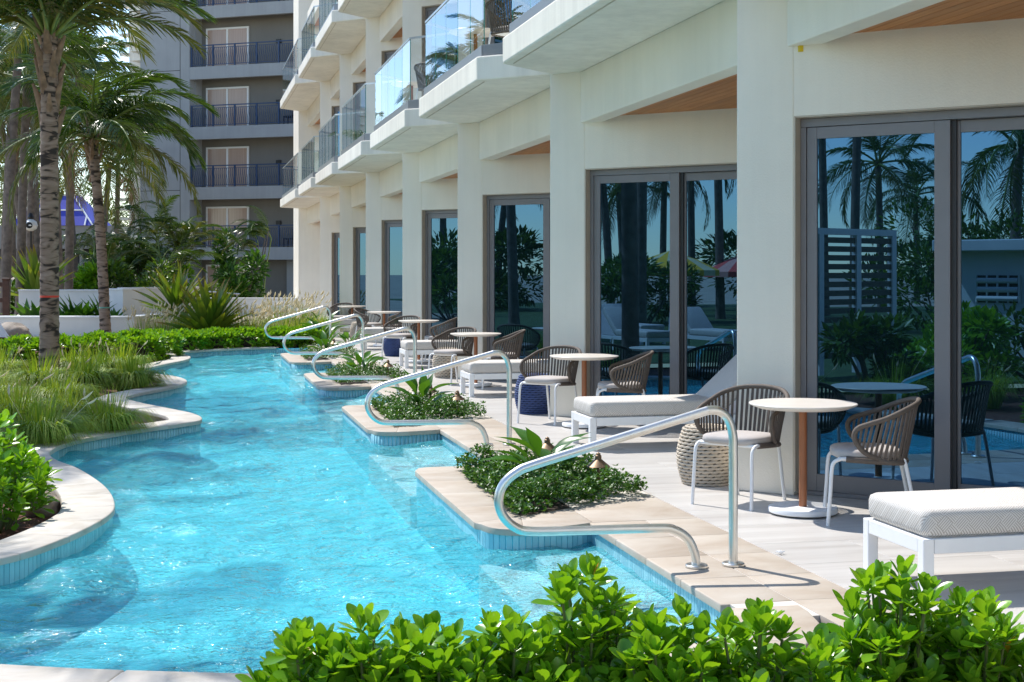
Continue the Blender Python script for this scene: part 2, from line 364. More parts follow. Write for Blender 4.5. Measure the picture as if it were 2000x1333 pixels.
M['brownwood'] = simple('dark brown timber', (.075,.03,.02), .6, var=.3, nscale=8)
M['black'] = simple('black metal', (.012,.012,.013), .4)
M['globe'] = simple('white lamp globe', (.75,.75,.74), .3)
m, t, b = newmat('palm trunk bark')
tc = t.nodes.new('ShaderNodeTexCoord')
mp = t.nodes.new('ShaderNodeMapping'); mp.inputs['Scale'].default_value = (5,5,16); lk(t, tc.outputs['Object'], mp.inputs[0])
n = t.nodes.new('ShaderNodeTexNoise'); n.inputs['Scale'].default_value = .62; n.inputs['Detail'].default_value = 5; n.inputs['Distortion'].default_value = 1.0; lk(t, mp.outputs[0], n.inputs['Vector'])
r = t.nodes.new('ShaderNodeValToRGB'); E_ = r.color_ramp.elements; E_[0].position = .40; E_[1].position = .49
E_[0].color = (.040,.030,.024,1); E_[1].color = (.25,.18,.135,1); e = E_.new(.70); e.color = (.36,.28,.225,1)
lk(t, n.outputs['Fac'], r.inputs[0]); lk(t, r.outputs[0], b.inputs['Base Color']); b.inputs['Roughness'].default_value = .9; bump(t, b, n.outputs['Fac'], .6, .03); M['trunk'] = m
M['fartrunk'] = simple('far palm bark', (.15,.12,.10), .95, bumpscale=20, bs=.6, var=.35, nscale=6)
M['boot'] = simple('palm leaf boot', (.25,.165,.105), .85, bumpscale=20, bs=.5, var=.35, nscale=9)
M['petiole'] = simple('green petiole', (.16,.22,.045), .45, var=.25)
M['frond'] = leafmat('palm leaflets', (.022,.066,.010), (.065,.125,.020), .38, .25, True, .6)
M['frond2'] = leafmat('yellowing palm leaflets', (.05,.085,.014), (.12,.13,.028), .36, .36, True)
M['deadfrond'] = leafmat('dry palm leaflets', (.20,.13,.07), (.30,.21,.13), .3, .7, True, tcol=(1.1,.95,.7))
M['naupaka'] = leafmat('glossy shrub leaves', (.105,.30,.012), (.235,.47,.032), .40, .23, False, .6)
M['naupaka_i'] = leafmat('glossy hedge leaves', (.10,.28,.012), (.22,.43,.03), .36, .32, True, .5)
M['stem'] = simple('green brown stem', (.12,.15,.045), .7)
M['cover'] = leafmat('ground cover leaves', (.028,.105,.014), (.085,.20,.028), .26, .36, True, .4)
M['lily'] = leafmat('broad planter leaves', (.035,.13,.016), (.075,.20,.028), .32, .30, False, .5)
M['grass'] = leafmat('grass blades', (.13,.27,.025), (.31,.40,.070), .42, .5, True, .3)
M['plume'] = leafmat('straw plumes', (.78,.70,.52), (.90,.84,.68), .40, .9, True, .1, (1.,.95,.8))
M['sword'] = leafmat('sword leaves', (.070,.145,.022), (.16,.20,.035), .32, .42, False, .4)
m = leafmat('sword leaves', (.075,.17,.022), (.17,.25,.04), .34, .40, False, .45); t = m.node_tree
tc = t.nodes.new('ShaderNodeTexCoord'); sx = t.nodes.new('ShaderNodeSeparateXYZ'); lk(t, tc.outputs['Object'], sx.inputs[0])
mr = t.nodes.new('ShaderNodeMapRange'); mr.inputs['From Min'].default_value = .74; mr.inputs['From Max'].default_value = 1.; lk(t, sx.outputs[0], mr.inputs[0])
mx = t.nodes.new('ShaderNodeMix'); mx.data_type = 'RGBA'; mx.inputs['B'].default_value = (.36,.12,.03,1); lk(t, mr.outputs[0], mx.inputs['Factor'])
old = t.nodes['Principled BSDF'].inputs['Base Color'].links[0].from_socket; lk(t, old, mx.inputs['A']); lk(t, mx.outputs['Result'], t.nodes['Principled BSDF'].inputs['Base Color']); M['sword'] = m
M['bush'] = leafmat('mixed shrub leaves', (.030,.085,.012), (.105,.20,.028), .35, .4, True)
M['tree'] = leafmat('tree leaves', (.035,.08,.018), (.085,.15,.035), .35, .5, True, .3)

# ------------------------------------------------------------------ the setting: ground, pool, patio
P = 5.56
XE, XP = 2.60, 1.87            # pool edge in the step recesses, pool edge of the planter peninsulas
WZ = -.13                      # water level
left_ctrl = [(.29,5.88),(-.43,6.13),(-1.1,6.45),(-1.7,6.9),(-1.9,7.5),(-1.6,8.15),(-1.03,8.6),(-.735,9.16),(-.53,9.86),(-.495,10.4),
    (-.604,11.26),(-.866,12.3),(-1.13,13.03),(-1.2,13.65),(-1.015,14.4),(-.56,15.1),(-.05,15.68),(.17,16.05),(.10,16.7),(-.2,17.45),(-.52,18.2),
    (-.74,18.95),(-.62,19.6),(-.28,20.4),(-.03,21.1),(.02,21.8),(-.13,22.6),(-.5,23.4),(-.66,24.3),(-.38,25.5),(-.02,26.6),(.10,27.4),(.06,28.1),
    (-.12,28.9),(.05,29.5),(.55,30.0),(1.3,30.45),(2.0,30.64)]
left_edge = [(p.x, p.y) for p in crom([(a, b_, 0) for a, b_ in left_ctrl], 7)]
def pen_front(n):     # near face of a peninsula, from the recess corner round to its long side
    y = n*P
    return [(p.x, p.y+y) for p in crom([(XE,8.95,0),(2.42,8.875,0),(2.2,8.82,0),(2.03,8.83,0),(1.92,8.92,0),(XP,9.1,0)], 4)]
right_edge = []
for n in (3, 2, 1, 0):
    y = n*P
    right_edge += [(XE, 11.72+y), (1.98, 11.71+y), (1.92, 11.69+y), (1.88, 11.64+y), (XP, 11.56+y)]
    right_edge += list(reversed(pen_front(n)))
near_edge = [(p.x, p.y) for p in crom([(XE,6.6,0),(2.55,6.25,0),(2.3,5.98,0),(1.8,5.80,0),(1.1,5.76,0),(.29,5.88,0)], 5)]
pool = left_edge + [(XE-.2, 30.68), (XE, 30.68)] + right_edge + near_edge[:-1]

def fill(loops, z, name, mat):
    bm = bmesh.new(); ed = []
    for lp in loops:
        vs_ = [bm.verts.new((p[0], p[1], z)) for p in lp]
        ed += [bm.edges.new((vs_[i], vs_[(i+1) % len(vs_)])) for i in range(len(vs_))]
    bmesh.ops.triangle_fill(bm, use_beauty=True, edges=ed, use_dissolve=False)
    for f_ in bm.faces:
        if f_.normal.z < 0: f_.normal_flip()
    me = bpy.data.meshes.new(name); bm.to_mesh(me); bm.free(); me.materials.append(mat)
    return obj(name, me)
hole = inset(pool, -.02 if True else 0)
rect = [(-5,-3),(12,-3),(12,36),(-5,36)]
struct(fill([[(-400,-150),(400,-150),(400,900),(-400,900)], rect], -.045, 'ground', M['sand']))
struct(fill([rect, inset(pool, -.30)], -.14, 'garden_bed', M['mulch']))
def water_sheet(step=.044):
    big = np.array(inset(pool, -.05)); gx = np.arange(-2.05, 2.72, step); gy = np.arange(5.62, 30.8, step)
    X, Y = np.meshgrid(gx, gy); ins = np.zeros(X.shape, bool)
    for i in range(len(big)):
        (x1, y1), (x2, y2) = big[i], big[i-1]
        if y1 == y2: continue
        c = ((y1 > Y) != (y2 > Y)) & (X < (x2-x1)*(Y-y1)/(y2-y1)+x1); ins ^= c
    rs = np.random.RandomState(5); Z = np.zeros(X.shape)
    Xw = X+.10*np.sin(Y*1.3+X*.7)+.05*np.sin(X*3.1-Y*2.2); Yw = Y+.10*np.sin(X*1.7-Y*.9)+.05*np.sin(Y*3.7+X*1.9)
    for k in range(34):
        lam = .13*(1.0/.13)**rs.rand(); th = rs.rand()*2*np.pi; sl = .042*(lam/.3)**-.15
        Z += sl*lam/(2*np.pi)*np.sin((Xw*np.cos(th)+Yw*np.sin(th))*2*np.pi/lam+rs.rand()*6.28)
    idx = -np.ones(X.shape, int); ny, nx = X.shape
    cell = ins[:-1,:-1] | ins[1:,:-1] | ins[:-1,1:] | ins[1:,1:]
    usev = np.zeros(X.shape, bool)
    usev[:-1,:-1] |= cell; usev[1:,:-1] |= cell; usev[:-1,1:] |= cell; usev[1:,1:] |= cell
    idx[usev] = np.arange(usev.sum())
    V_ = np.c_[X[usev], Y[usev], WZ+Z[usev]]
    a = idx[:-1,:-1][cell]; b_ = idx[:-1,1:][cell]; c = idx[1:,1:][cell]; d = idx[1:,:-1][cell]
    return obj('pool_water', fastmesh('pool_water', V_, np.c_[a,b_,c,d], M['water']))
struct(water_sheet())
basin = struct(fill([pool], -.50, 'pool_floor', M['plaster']))
mb = MB(); N = len(pool)
for i in range(N):
    a, b_ = pool[i], pool[(i+1) % N]
    mb.add([(a[0],a[1],-.52),(b_[0],b_[1],-.52),(b_[0],b_[1],-.03),(a[0],a[1],-.03)], [(0,1,2,3)])
pw = struct(mb.build('pool_wall', M['plaster'], recalc=False))
# waterline tiles round the whole pool
def resample(pts, step):
    out = []; L = 0.
    for i in range(len(pts)-1):
        a, b_ = Vector(pts[i]), Vector(pts[i+1]); l = (b_-a).length
        while L <= l and l > 1e-6:
            out.append((a+(b_-a)*(L/l), (b_-a)/l)); L += step
        L -= l
    return out
TW = .042
tl = resample(pool+[pool[0]], TW)
tile_me = MB().box(-.0185, .0185, -.006, .0, -.235, -.042).mesh('waterline_tile', M['wtile'])
cent = Vector((.9, 0))
spots = []
for p_, d_ in tl:
    d3 = (p_.x-0)**2 + p_.y**2
    spots.append((d3, p_, d_))
def seen(p_, d_):      # inner face turned to the camera (outline runs clockwise seen from above)
    nrm = Vector((d_.y, -d_.x)); return nrm.dot(-p_) > 0 and p_.y > 6.55
order_ = sorted(range(len(spots)), key=lambda i: (not seen(spots[i][1], spots[i][2]), spots[i][0]))
near_ = set(order_[:290]); mats = []
tv = np.array([v.co[:] for v in tile_me.vertices]); tf = np.array([list(f.vertices) for f in tile_me.polygons])
for i, (d3, p_, d_) in enumerate(spots):
    nrm = Vector((d_.y, -d_.x))
    mx_ = Matrix(((d_.x, -nrm.x, 0, p_.x), (d_.y, -nrm.y, 0, p_.y), (0, 0, 1, 0), (0, 0, 0, 1)))
    if i in near_: obj('waterline_tile', tile_me, pw, mtx=mx_)
    else: mats.append(np.array(mx_))
v_, f_ = inst(tv, tf, mats)
tag(obj('waterline_tiles', fastmesh('waterline_tiles', v_, f_, M['wtile'], False), pw), kind='stuff')
# depth marker on the far wall
dm = MB().box(0,.34,0,.004,-.115,-.045).build('depth_marker', M['whitewall'], pw, loc=(-.02,29.46,0)); dm.rotation_euler = (0,0,R_(48))
mk = MB()
for a_, w_ in ((.05,.022),(.29,.022)): mk.box(a_-w_/2, a_+w_/2, -.004, -.001, -.108, -.052)
mk.tube([(.17+.028*math.cos(k*math.pi/6), -.003, -.08+.028*math.sin(k*math.pi/6)) for k in range(12)], .006, 4, closed=True)
mk.build('marking', M['black'], dm)
# steps in the recesses
for n in range(-1, 4):
    y0 = (11.72 if n >= 0 else 6.6+P) + n*P if n >= 0 else 6.55
    y1 = 8.95 + (n+1)*P if n < 3 else 30.6
    for k, (xa, xb, z) in enumerate(((2.16, XE-.008, -.158), (1.84, 2.16, -.24))):
        struct(MB().box(xa, xb, y0+.02, y1-.02, -.51, z).build('pool_step', M['step'], None, bevel=.01))

# coping on the garden side: one stone after another
def coping_run(edge, width, name, parent, step=.62, out=1, mat='coping'):
    pts = resample(edge, .0625)
    nrm = [Vector((d.y, -d.x))*out for p_, d in pts]
    k = max(2, int(step/.0625)); cnt = 0
    for i in range(0, len(pts)-1, k):
        j = min(i+k, len(pts)-1)
        if j-i < 2: break
        idx = list(range(i, j+1, 2));
        if idx[-1] != j: idx.append(j)
        inn = [pts[q][0] - nrm[q]*.022 for q in idx]; ou = [pts[q][0]+nrm[q]*width for q in idx]
        g_ = .0025
        t0 = (inn[1]-inn[0]).normalized()*g_; t1 = (inn[-1]-inn[-2]).normalized()*g_
        inn[0] = inn[0]+t0; ou[0] = ou[0]+t0; inn[-1] = inn[-1]-t1; ou[-1] = ou[-1]-t1
        poly = [(q.x, q.y) for q in inn] + [(q.x, q.y) for q in reversed(ou)]
        MB().prism(poly, -.042, .0, .011).build(name, M[mat], parent, smooth=True, ang=50)
cop = struct(MB().box(-.2,-.19,14.0,14.01,-.05,-.049).build('pool_coping', M['grout']))
# bed of grout under the garden side coping
mb = MB(); pts = resample(left_edge, .25)
for i in range(len(pts)-1):
    (a, da), (b_, db) = pts[i], pts[i+1]; na = Vector((da.y,-da.x)); nb = Vector((db.y,-db.x))
    s_ = -1
    q = [a-na*.0*s_, b_-nb*.0, b_-nb*.33, a-na*.33]
    mb.add([(p_.x,p_.y,-.006) for p_ in q], [(0,1,2,3)])
mb.build('coping_bed', M['grout'], cop, recalc=False)
mb = MB()
for i in range(len(pts)-1):
    (a, da), (b_, db) = pts[i], pts[i+1]; na = Vector((da.y,-da.x)); nb = Vector((db.y,-db.x)); q0 = a-na*.325; q1 = b_-nb*.325
    mb.add([(q0.x,q0.y,-.20),(q1.x,q1.y,-.20),(q1.x,q1.y,-.02),(q0.x,q0.y,-.02)], [(0,1,2,3)])
mb.build('coping_curb', M['rock'], cop, recalc=False)
coping_run(left_edge, .34, 'coping_stone', cop, out=-1)
ne = list(reversed(near_edge))
coping_run(near_edge[1:], .36, 'coping_stone', cop, .55, out=-1, mat='travertine')
# travertine deck beside the pool
deck = struct(MB().prism([(XE+.03,6.3),(3.335,6.3),(3.335,60),(XE+.03,60)], -.035, -.004).build('pool_deck', M['grout']))
def in_bed(y): return any(9.15+n*P < y < 11.50+n*P for n in range(0, 4))
beds = []
for n in range(0, 4):
    y = n*P
    beds.append([(2.20,9.27+y),(3.335,9.92+y),(3.335,11.62+y),(2.22,11.42+y)])
ys = [6.3]
for n in range(0, 4): ys += [8.93+n*P]
def rowstones(x0, x1, ya, yb, L, lip):
    k = max(1, round((yb-ya)/L)); l = (yb-ya)/k
    for i in range(k):
        MB().prism([(x0-lip,ya+i*l+.0025),(x1-.0025,ya+i*l+.0025),(x1-.0025,ya+(i+1)*l-.0025),(x0-lip,ya+(i+1)*l-.0025)], -.042, 0, .010 if lip else .002).build('deck_stone', M['travertine'], deck, smooth=True, ang=50)
spans = [(6.6, 8.93)] + [(11.74+n*P, 8.93+(n+1)*P) for n in range(0, 3)] + [(11.74+3*P, 30.7)]
for ya, yb in spans:
    rowstones(XE, 2.965, ya, yb, .61, .022); rowstones(2.965, 3.335, ya, yb, .61, 0)
rowstones(2.965, 3.335, 5.2, 6.6, .7, 0)
rowstones(XE, 2.965, 30.7, 36, .61, 0); rowstones(2.965, 3.335, 30.7, 44, .61, 0)
for n in range(0, 4):     # peninsulas: stones framing a planting bed
    y = n*P; fr_ = pen_front(n)
    fr_ = [(p_[0]-.0, p_[1]-.022) for p_ in fr_]
    def pc(poly, lip=.005): MB().prism(poly, -.042, 0, lip).build('deck_stone', M['travertine'], deck, smooth=True, ang=50)
    c0 = (2.20,9.27+y)
    m1_ = next(i for i, p_ in enumerate(fr_) if p_[0] < 2.12)
    pc([(XE,9.497+y),(c0[0],c0[1]+.001)] + [fr_[i] for i in range(m1_, -1, -1)])
    pc([(c0[0]-.001,c0[1]-.001)] + [ (XP-.022, 9.1+y) ] + [fr_[i] for i in range(len(fr_)-2, m1_-1, -1)])
    pc([(XE+.004,8.935+y),(3.33,8.935+y),(3.33,9.91+y),(XE+.004,9.50+y)], .004)
    for k in range(4):
        a_ = 9.105+y+(k*.615); b__ = min(9.105+y+(k+1)*.615, 11.55+y)
        x2 = lambda q: 2.20+.02*(q-9.27-y)/2.15
        pc([(XP-.022,a_+.0025 if k else a_),(x2(a_), max(a_+.0025, 9.275+y)),(x2(b__),b__-.0025),(XP-.022,b__-.0025)])
    pc([(XP-.02,11.555+y),(2.205,11.555+y),(2.22,11.43+y),(2.62,11.50+y),(2.62,11.74+y),(1.98,11.74+y),(1.9,11.70+y)])
    pc([(2.625,11.50+y),(3.33,11.625+y),(3.33,11.738+y),(2.625,11.738+y)], .004)
    struct(MB().prism(beds[n], -.03, -.012).build('planting_bed', M['soil']))
# porcelain patio
pat = struct(MB().prism([(3.34,2.0),(9.0,2.0),(9.0,62),(3.34,62)], -.03, -.004).build('patio', M['grout']))
pt_me = MB().prism([(.002,.0015),(1.198,.0015),(1.198,.5985),(.002,.5985)], -.02, 0, .002).mesh('patio_tile', M['tile'])
i = 0
for r_ in range(0, 92):
    y = 2.0+r_*.6; off = (r_ % 2)*.6
    for c in range(-1, 4):
        x = 3.342+c*1.2+off
        if x+1.2 < 3.4 or x > 7.4: continue
        if y > 26 and x > 6: continue
        if x < 3.342:
            o = obj('patio_tile', pt_me, pat, loc=(3.342, y, 0)); o.scale = ((x+1.2-3.342)/1.2, 1, 1)
        else: obj('patio_tile', pt_me, pat, loc=(x, y, 0))

# ------------------------------------------------------------------ the saw-tooth hotel building
CX, CY1 = 4.02, 9.97
LW = P/math.sqrt(2); WA = (math.sqrt(.5), -math.sqrt(.5)); WN = (math.sqrt(.5), math.sqrt(.5))   # wall direction, inward normal
corners = [CY1+(k-1)*P for k in range(-1, 8)] ; corners = [CY1+(k)*P for k in range(-1, 7)]
YEND = 51.6
LEV = [0., 4.13, 7.63, 11.13]
hotel = thing('hotel_building', 'cream stucco hotel wing with saw-tooth bays, glass doors and glass balconies', 'building', (0,0,0))
bays = corners + [YEND]
def wall(name, mat, *boxes, bev=.012):
    mb = MB()
    for bx in boxes: mb.obox(*bx)
    return mb.build(name, M[mat], hotel, bevel=bev)
ZT = 13.0
for bi, cy in enumerate(bays):
    o = (CX, cy); far = bi == len(bays)-1
    D0, D1 = .45, 3.15
    if far: D0, D1 = 1.9, 3.4
    wall('wall_pier', 'stucco', (o, WA, WN, 0, D0, 0, .30, 0, ZT))
    wall('wall_pier', 'stucco', (o, WA, WN, D1, 6.0 if far else LW+.4, 0, .30, 0, ZT))
    for lv in range(4):
        z = LEV[lv]; top = (LEV[lv+1] if lv < 3 else ZT)
        if z+2.77 > ZT: continue
        wall('wall_lintel', 'stucco', (o, WA, WN, D0, D1, 0, .30, z+(2.77 if lv == 0 else 2.45), top), bev=0)
    # hidden return back to the nearer corner, thick enough to close the tooth
    ret = (-math.sqrt(.5), -math.sqrt(.5))
    if not far:
        e = (o[0]+WA[0]*LW, o[1]+WA[1]*LW)
        wall('return_wall', 'stucco', (e, ret, (math.sqrt(.5), -math.sqrt(.5)), 0, LW-.02, .02, .3, 0, ZT), bev=0)
# end fin facing the garden
MB().box(CX, CX+1.2, YEND+.0, YEND+2.4, 0, ZT).build('end_wall', M['stucco'], hotel, bevel=.012)
MB().box(9.2, 9.6, -2, 56, 0, ZT).build('core_wall', M['stucco'], hotel)
MB().prism([(CX+.1,1.),(9.6,1.),(9.6,54),(CX+.1,54)], ZT, ZT+.2).build('roof', M['slab'], hotel)

def sliding_door(o, z, D0, D1, nleaf=2, detail=True):
    H = 2.77 if z < 1 else 2.45; w0 = .10
    A = lambda mb, l0, l1, d0, d1, z0, z1: mb.obox(o, WA, WN, l0, l1, d0, d1, z+z0, z+z1)
    mb = MB()
    A(mb, D0+.012, D1-.012, w0, w0+.14, H-.075, H-.012)          # head
    A(mb, D0+.012, D0+.055, w0, w0+.14, 0.03, H-.075)
    A(mb, D1-.055, D1-.012, w0, w0+.14, 0.03, H-.075)
    A(mb, D0+.012, D1-.012, w0-.01, w0+.15, 0, .03)                  # sill track
    d = mb.build('sliding_door', M['frame'], hotel, bevel=.004)
    a, b__ = D0+.058, D1-.058; L = (b__-a)
    leaves = [(a, a+1.04, w0+.012), (a+1.02, a+2.02, w0+.075), (a+1.98, b__, w0+.075)] if L > 2.2 else [(a, a+L*.55, w0+.012), (a+L*.52, b__, w0+.075)]
    for k, (l0, l1, dd) in enumerate(leaves):
        mb = MB(); s0, s1, tp, bt = .075, .11 if k == 0 else .075, .085, .125
        A(mb, l0, l0+s0, dd, dd+.05, .03, H-.078); A(mb, l1-s1, l1, dd, dd+.05, .03, H-.078)
        A(mb, l0+s0, l1-s1, dd, dd+.05, .03, .03+bt); A(mb, l0+s0, l1-s1, dd, dd+.05, H-.078-tp, H-.078)
        mb.build('leaf_frame', M['frame'], d, bevel=.003)
        mb = MB(); A(mb, l0+s0-.005, l1-s1+.005, dd+.016, dd+.034, .03+bt-.005, H-.078-tp+.005)
        mb.build('pane', M['doorglass'], d)
        if k == 0:
            mb = MB(); A(mb, l1, l1+.035, dd+.03, dd+.06, .03, H-.078); mb.build('gasket', M['darkframe'], d)
    mb = MB(); A(mb, D0+.05, D1-.05, w0+.16, w0+.18, 0, H); mb.build('door_backing', M['dark'], d)
    mb = MB(); A(mb, D0+.001, D0+.011, .0, .28, 0.03, H-.001); A(mb, D0+.011, D1-.011, .004, .28, H-.011, H-.001)
    mb.build('reveal', M['reveal'], d)
for bi, cy in enumerate(bays):
    far = bi == len(bays)-1
    for lv in range(3):
        if lv == 2 and bi < 4: continue
        if bi == 0 and lv > 0: continue
        sliding_door((CX, cy), LEV[lv], 1.9 if far else .45, 3.4 if far else 3.15)

def balcony(cy_far, cy_near, z, detail=True):
    ya, yb = cy_near, cy_far; q = .70; b_ = .66
    xo = CX-q
    poly = [(CX+.33, ya),(CX+.02, ya),(xo+.02, ya+b_-.0),(xo, ya+b_+.03),(xo, yb-b_-.03),(xo+.02, yb-b_),(CX+.02, yb),(CX+.33, yb)]
    mb = MB().prism(poly, z-.28, z); s = mb.build('balcony_slab', M['slab'], hotel, bevel=.018)
    MB().prism([(CX+.332,ya),(CX+.332,yb),(CX+2.6,yb),(CX+2.6,ya)], z-.278, z-.01).build('floor_slab', M['slab'], s)
    # thin drip strip under the edge
    MB().box(xo+.10, xo+.112, ya+b_+.1, yb-b_-.1, z-.286, z-.279).build('drip_groove', M['reveal'], s)
    # railing: shoe, cap and panes along the front and the two cut ends
    gx = xo+.10; p0 = (gx, ya+b_+.07); p1 = (gx, yb-b_-.07); pe0 = (CX+.25, ya-.14+.0); pe1 = (CX-.02, yb+.0)
    e0 = (CX-.03, ya+.03+.0)
    runs = [(p0, p1, 5), (e0, p0, 1), (p1, (CX-.03, yb-.05), 1)]
    mb = MB()
    for a, c, k in runs:
        d = Vector(c)-Vector(a); L = d.length; d /= L; nrm = Vector((-d.y, d.x))
        mb.obox(a, d, nrm, 0, L, -.035, .035, z+.002, z+.14)
    rl = mb.build('railing_shoe', M['shoe'], s, bevel=.004)
    mb = MB()
    for a, c, k in runs:
        d = Vector(c)-Vector(a); L = d.length; d /= L; nrm = Vector((-d.y, d.x))
        mb.obox(a, d, nrm, -.01, L+.01, -.017, .017, z+1.085, z+1.115)
    mb.build('railing_cap', M['railcap'], s)
    for a, c, k in runs:
        d = Vector(c)-Vector(a); L = d.length; d /= L; nrm = Vector((-d.y, d.x))
        for i in range(k):
            l0 = L*i/k+.006; l1 = L*(i+1)/k-.006
            MB().obox(a, d, nrm, l0, l1, -.007, .007, z+.125, z+1.087).build('glass_pane', M['glass'], s)
            MB().obox(a, d, nrm, l0-.0022, l0-.0002, -.0068, .0068, z+.125, z+1.086).build('pane_edge', M['glassedge'], s)
for bi in range(1, len(bays)):
    yn, yf = bays[bi-1], bays[bi]
    for lv in (1, 2):
        if lv == 2 and bi < 4: continue
        if bi == len(bays)-1: yn2 = yf-P
        else: yn2 = yn
        balcony(yf, yn if bi < len(bays)-1 else yn, LEV[lv])
    # recess beam and timber ceiling
for bi in range(0, len(bays)-1):
    yn, yf = bays[bi], bays[bi+1]
    for lv in range(3):
        if lv >= 1 and bi < 2: continue
        z = LEV[lv]; top = LEV[lv+1]-.28
        MB().box(4.30, 4.50, yn-.10, yf-.28+.0, z+3.28 if lv == 0 else top-.57, top).build('recess_beam', M['stucco'], hotel, bevel=.01)
        # planks run along the building and stop at the door wall
        n = 26 if lv == 0 and bi < 4 else 0
        zc = z+3.335 if lv == 0 else top-.51
        if n:
            for k in range(n):
                x0 = 4.50+k*.10; x1 = x0+.094
                yb = yf-(x0-CX)+.02; ya = yn+(x0-CX)*1.0 - .1
                if yb-ya < .15: break
                MB().box(x0, x1, ya, yb, zc, zc+.02).build('soffit_plank', M['wood'], hotel)
            MB().prism([(4.5,yn+.3),(4.5,yf-.5),(7.2,(yn+yf)/2)], zc+.022, zc+.04).build('soffit_backing', M['dark'], hotel)
        else:
            MB().prism([(4.5,yn+.3),(4.5,yf-.46),(6.9,(yn+yf)/2+.2),(6.9,(yn+yf)/2)], zc, zc+.03).build('soffit', M['wood'], hotel)
# yellow tag under the near beam
MB().box(4.36,4.41,9.60,9.64,3.235,3.28).build('yellow_tag', simple('yellow tag', (.7,.5,.02), .5), hotel)

# ------------------------------------------------------------------ pool handrails
rail_c = [(2.985,.012),(2.985,.35),(2.985,.62),(2.982,.73),(2.955,.815),(2.905,.862),(2.84,.868),(2.77,.850),(2.3,.722),(1.85,.600),(1.745,.560),(1.672,.497),(1.645,.412),(1.672,.325),(1.74,.262),(1.83,.238),(2.1,.232),(2.54,.226),(2.64,.212),(2.715,.162),(2.755,.085),(2.768,.012)]
def rail_path():
    out = []
    P_ = crom([(a, 0, z) for a, z in rail_c], 5)
    return P_
rail_me = MB().tube(rail_path(), .0255, 16).mesh('rail', M['steel'], True, 60)
fl_me = MB().lathe([(.0,0),(.060,0),(.063,.003),(.063,.013),(.058,.018),(.03,.019),(.0,.019)], 28).mesh('flange', M['steel'], True, 40)
for k in range(5):
    y = 7.45+k*5.60
    t = thing('pool_handrail', ['nearest stainless steel handrail looping over the pool steps, bottom centre','second stainless steel handrail from the front, beside the nearest chaise planter','third stainless steel handrail from the front of the pool','fourth stainless steel handrail from the front of the pool','farthest stainless steel handrail at the far end of the pool'][k], 'handrail', (0, y, 0), 0, 'stainless pool handrails')
    obj('rail', rail_me, t)
    for x in (2.985, 2.768): obj('flange', fl_me, t, loc=(x, 0, 0))

# ------------------------------------------------------------------ furniture
def make_table():
    t = thing('round_table', 'x', 'table')
    MB().lathe([(0,.715),(.30,.715),(.355,.736),(.362,.742),(.362,.746),(.358,.75),(0,.75)], 56).build('table_top', M['tabletop'], t, True, 30)
    MB().lathe([(.024,.03),(.027,.05),(.027,.715),(.0,.715)], 20).build('pole', M['pole'], t, True, 40)
    MB().lathe([(0,.0),(.19,.0),(.19,.012),(0,.012)], 40).build('foot', M['black'], t)
    MB().lathe([(0,.012),(.225,.012),(.232,.018),(.232,.042),(.226,.05),(0,.05)], 48).build('base', M['white'], t, True, 40)
    return t
def superell(a, b_, n=28, e=3.2):
    out = []
    for k in range(n):
        th = 2*math.pi*k/n; c, s_ = math.cos(th), math.sin(th)
        out.append((a*math.copysign(abs(c)**(2/e), c), b_*math.copysign(abs(s_)**(2/e), s_)))
    return out
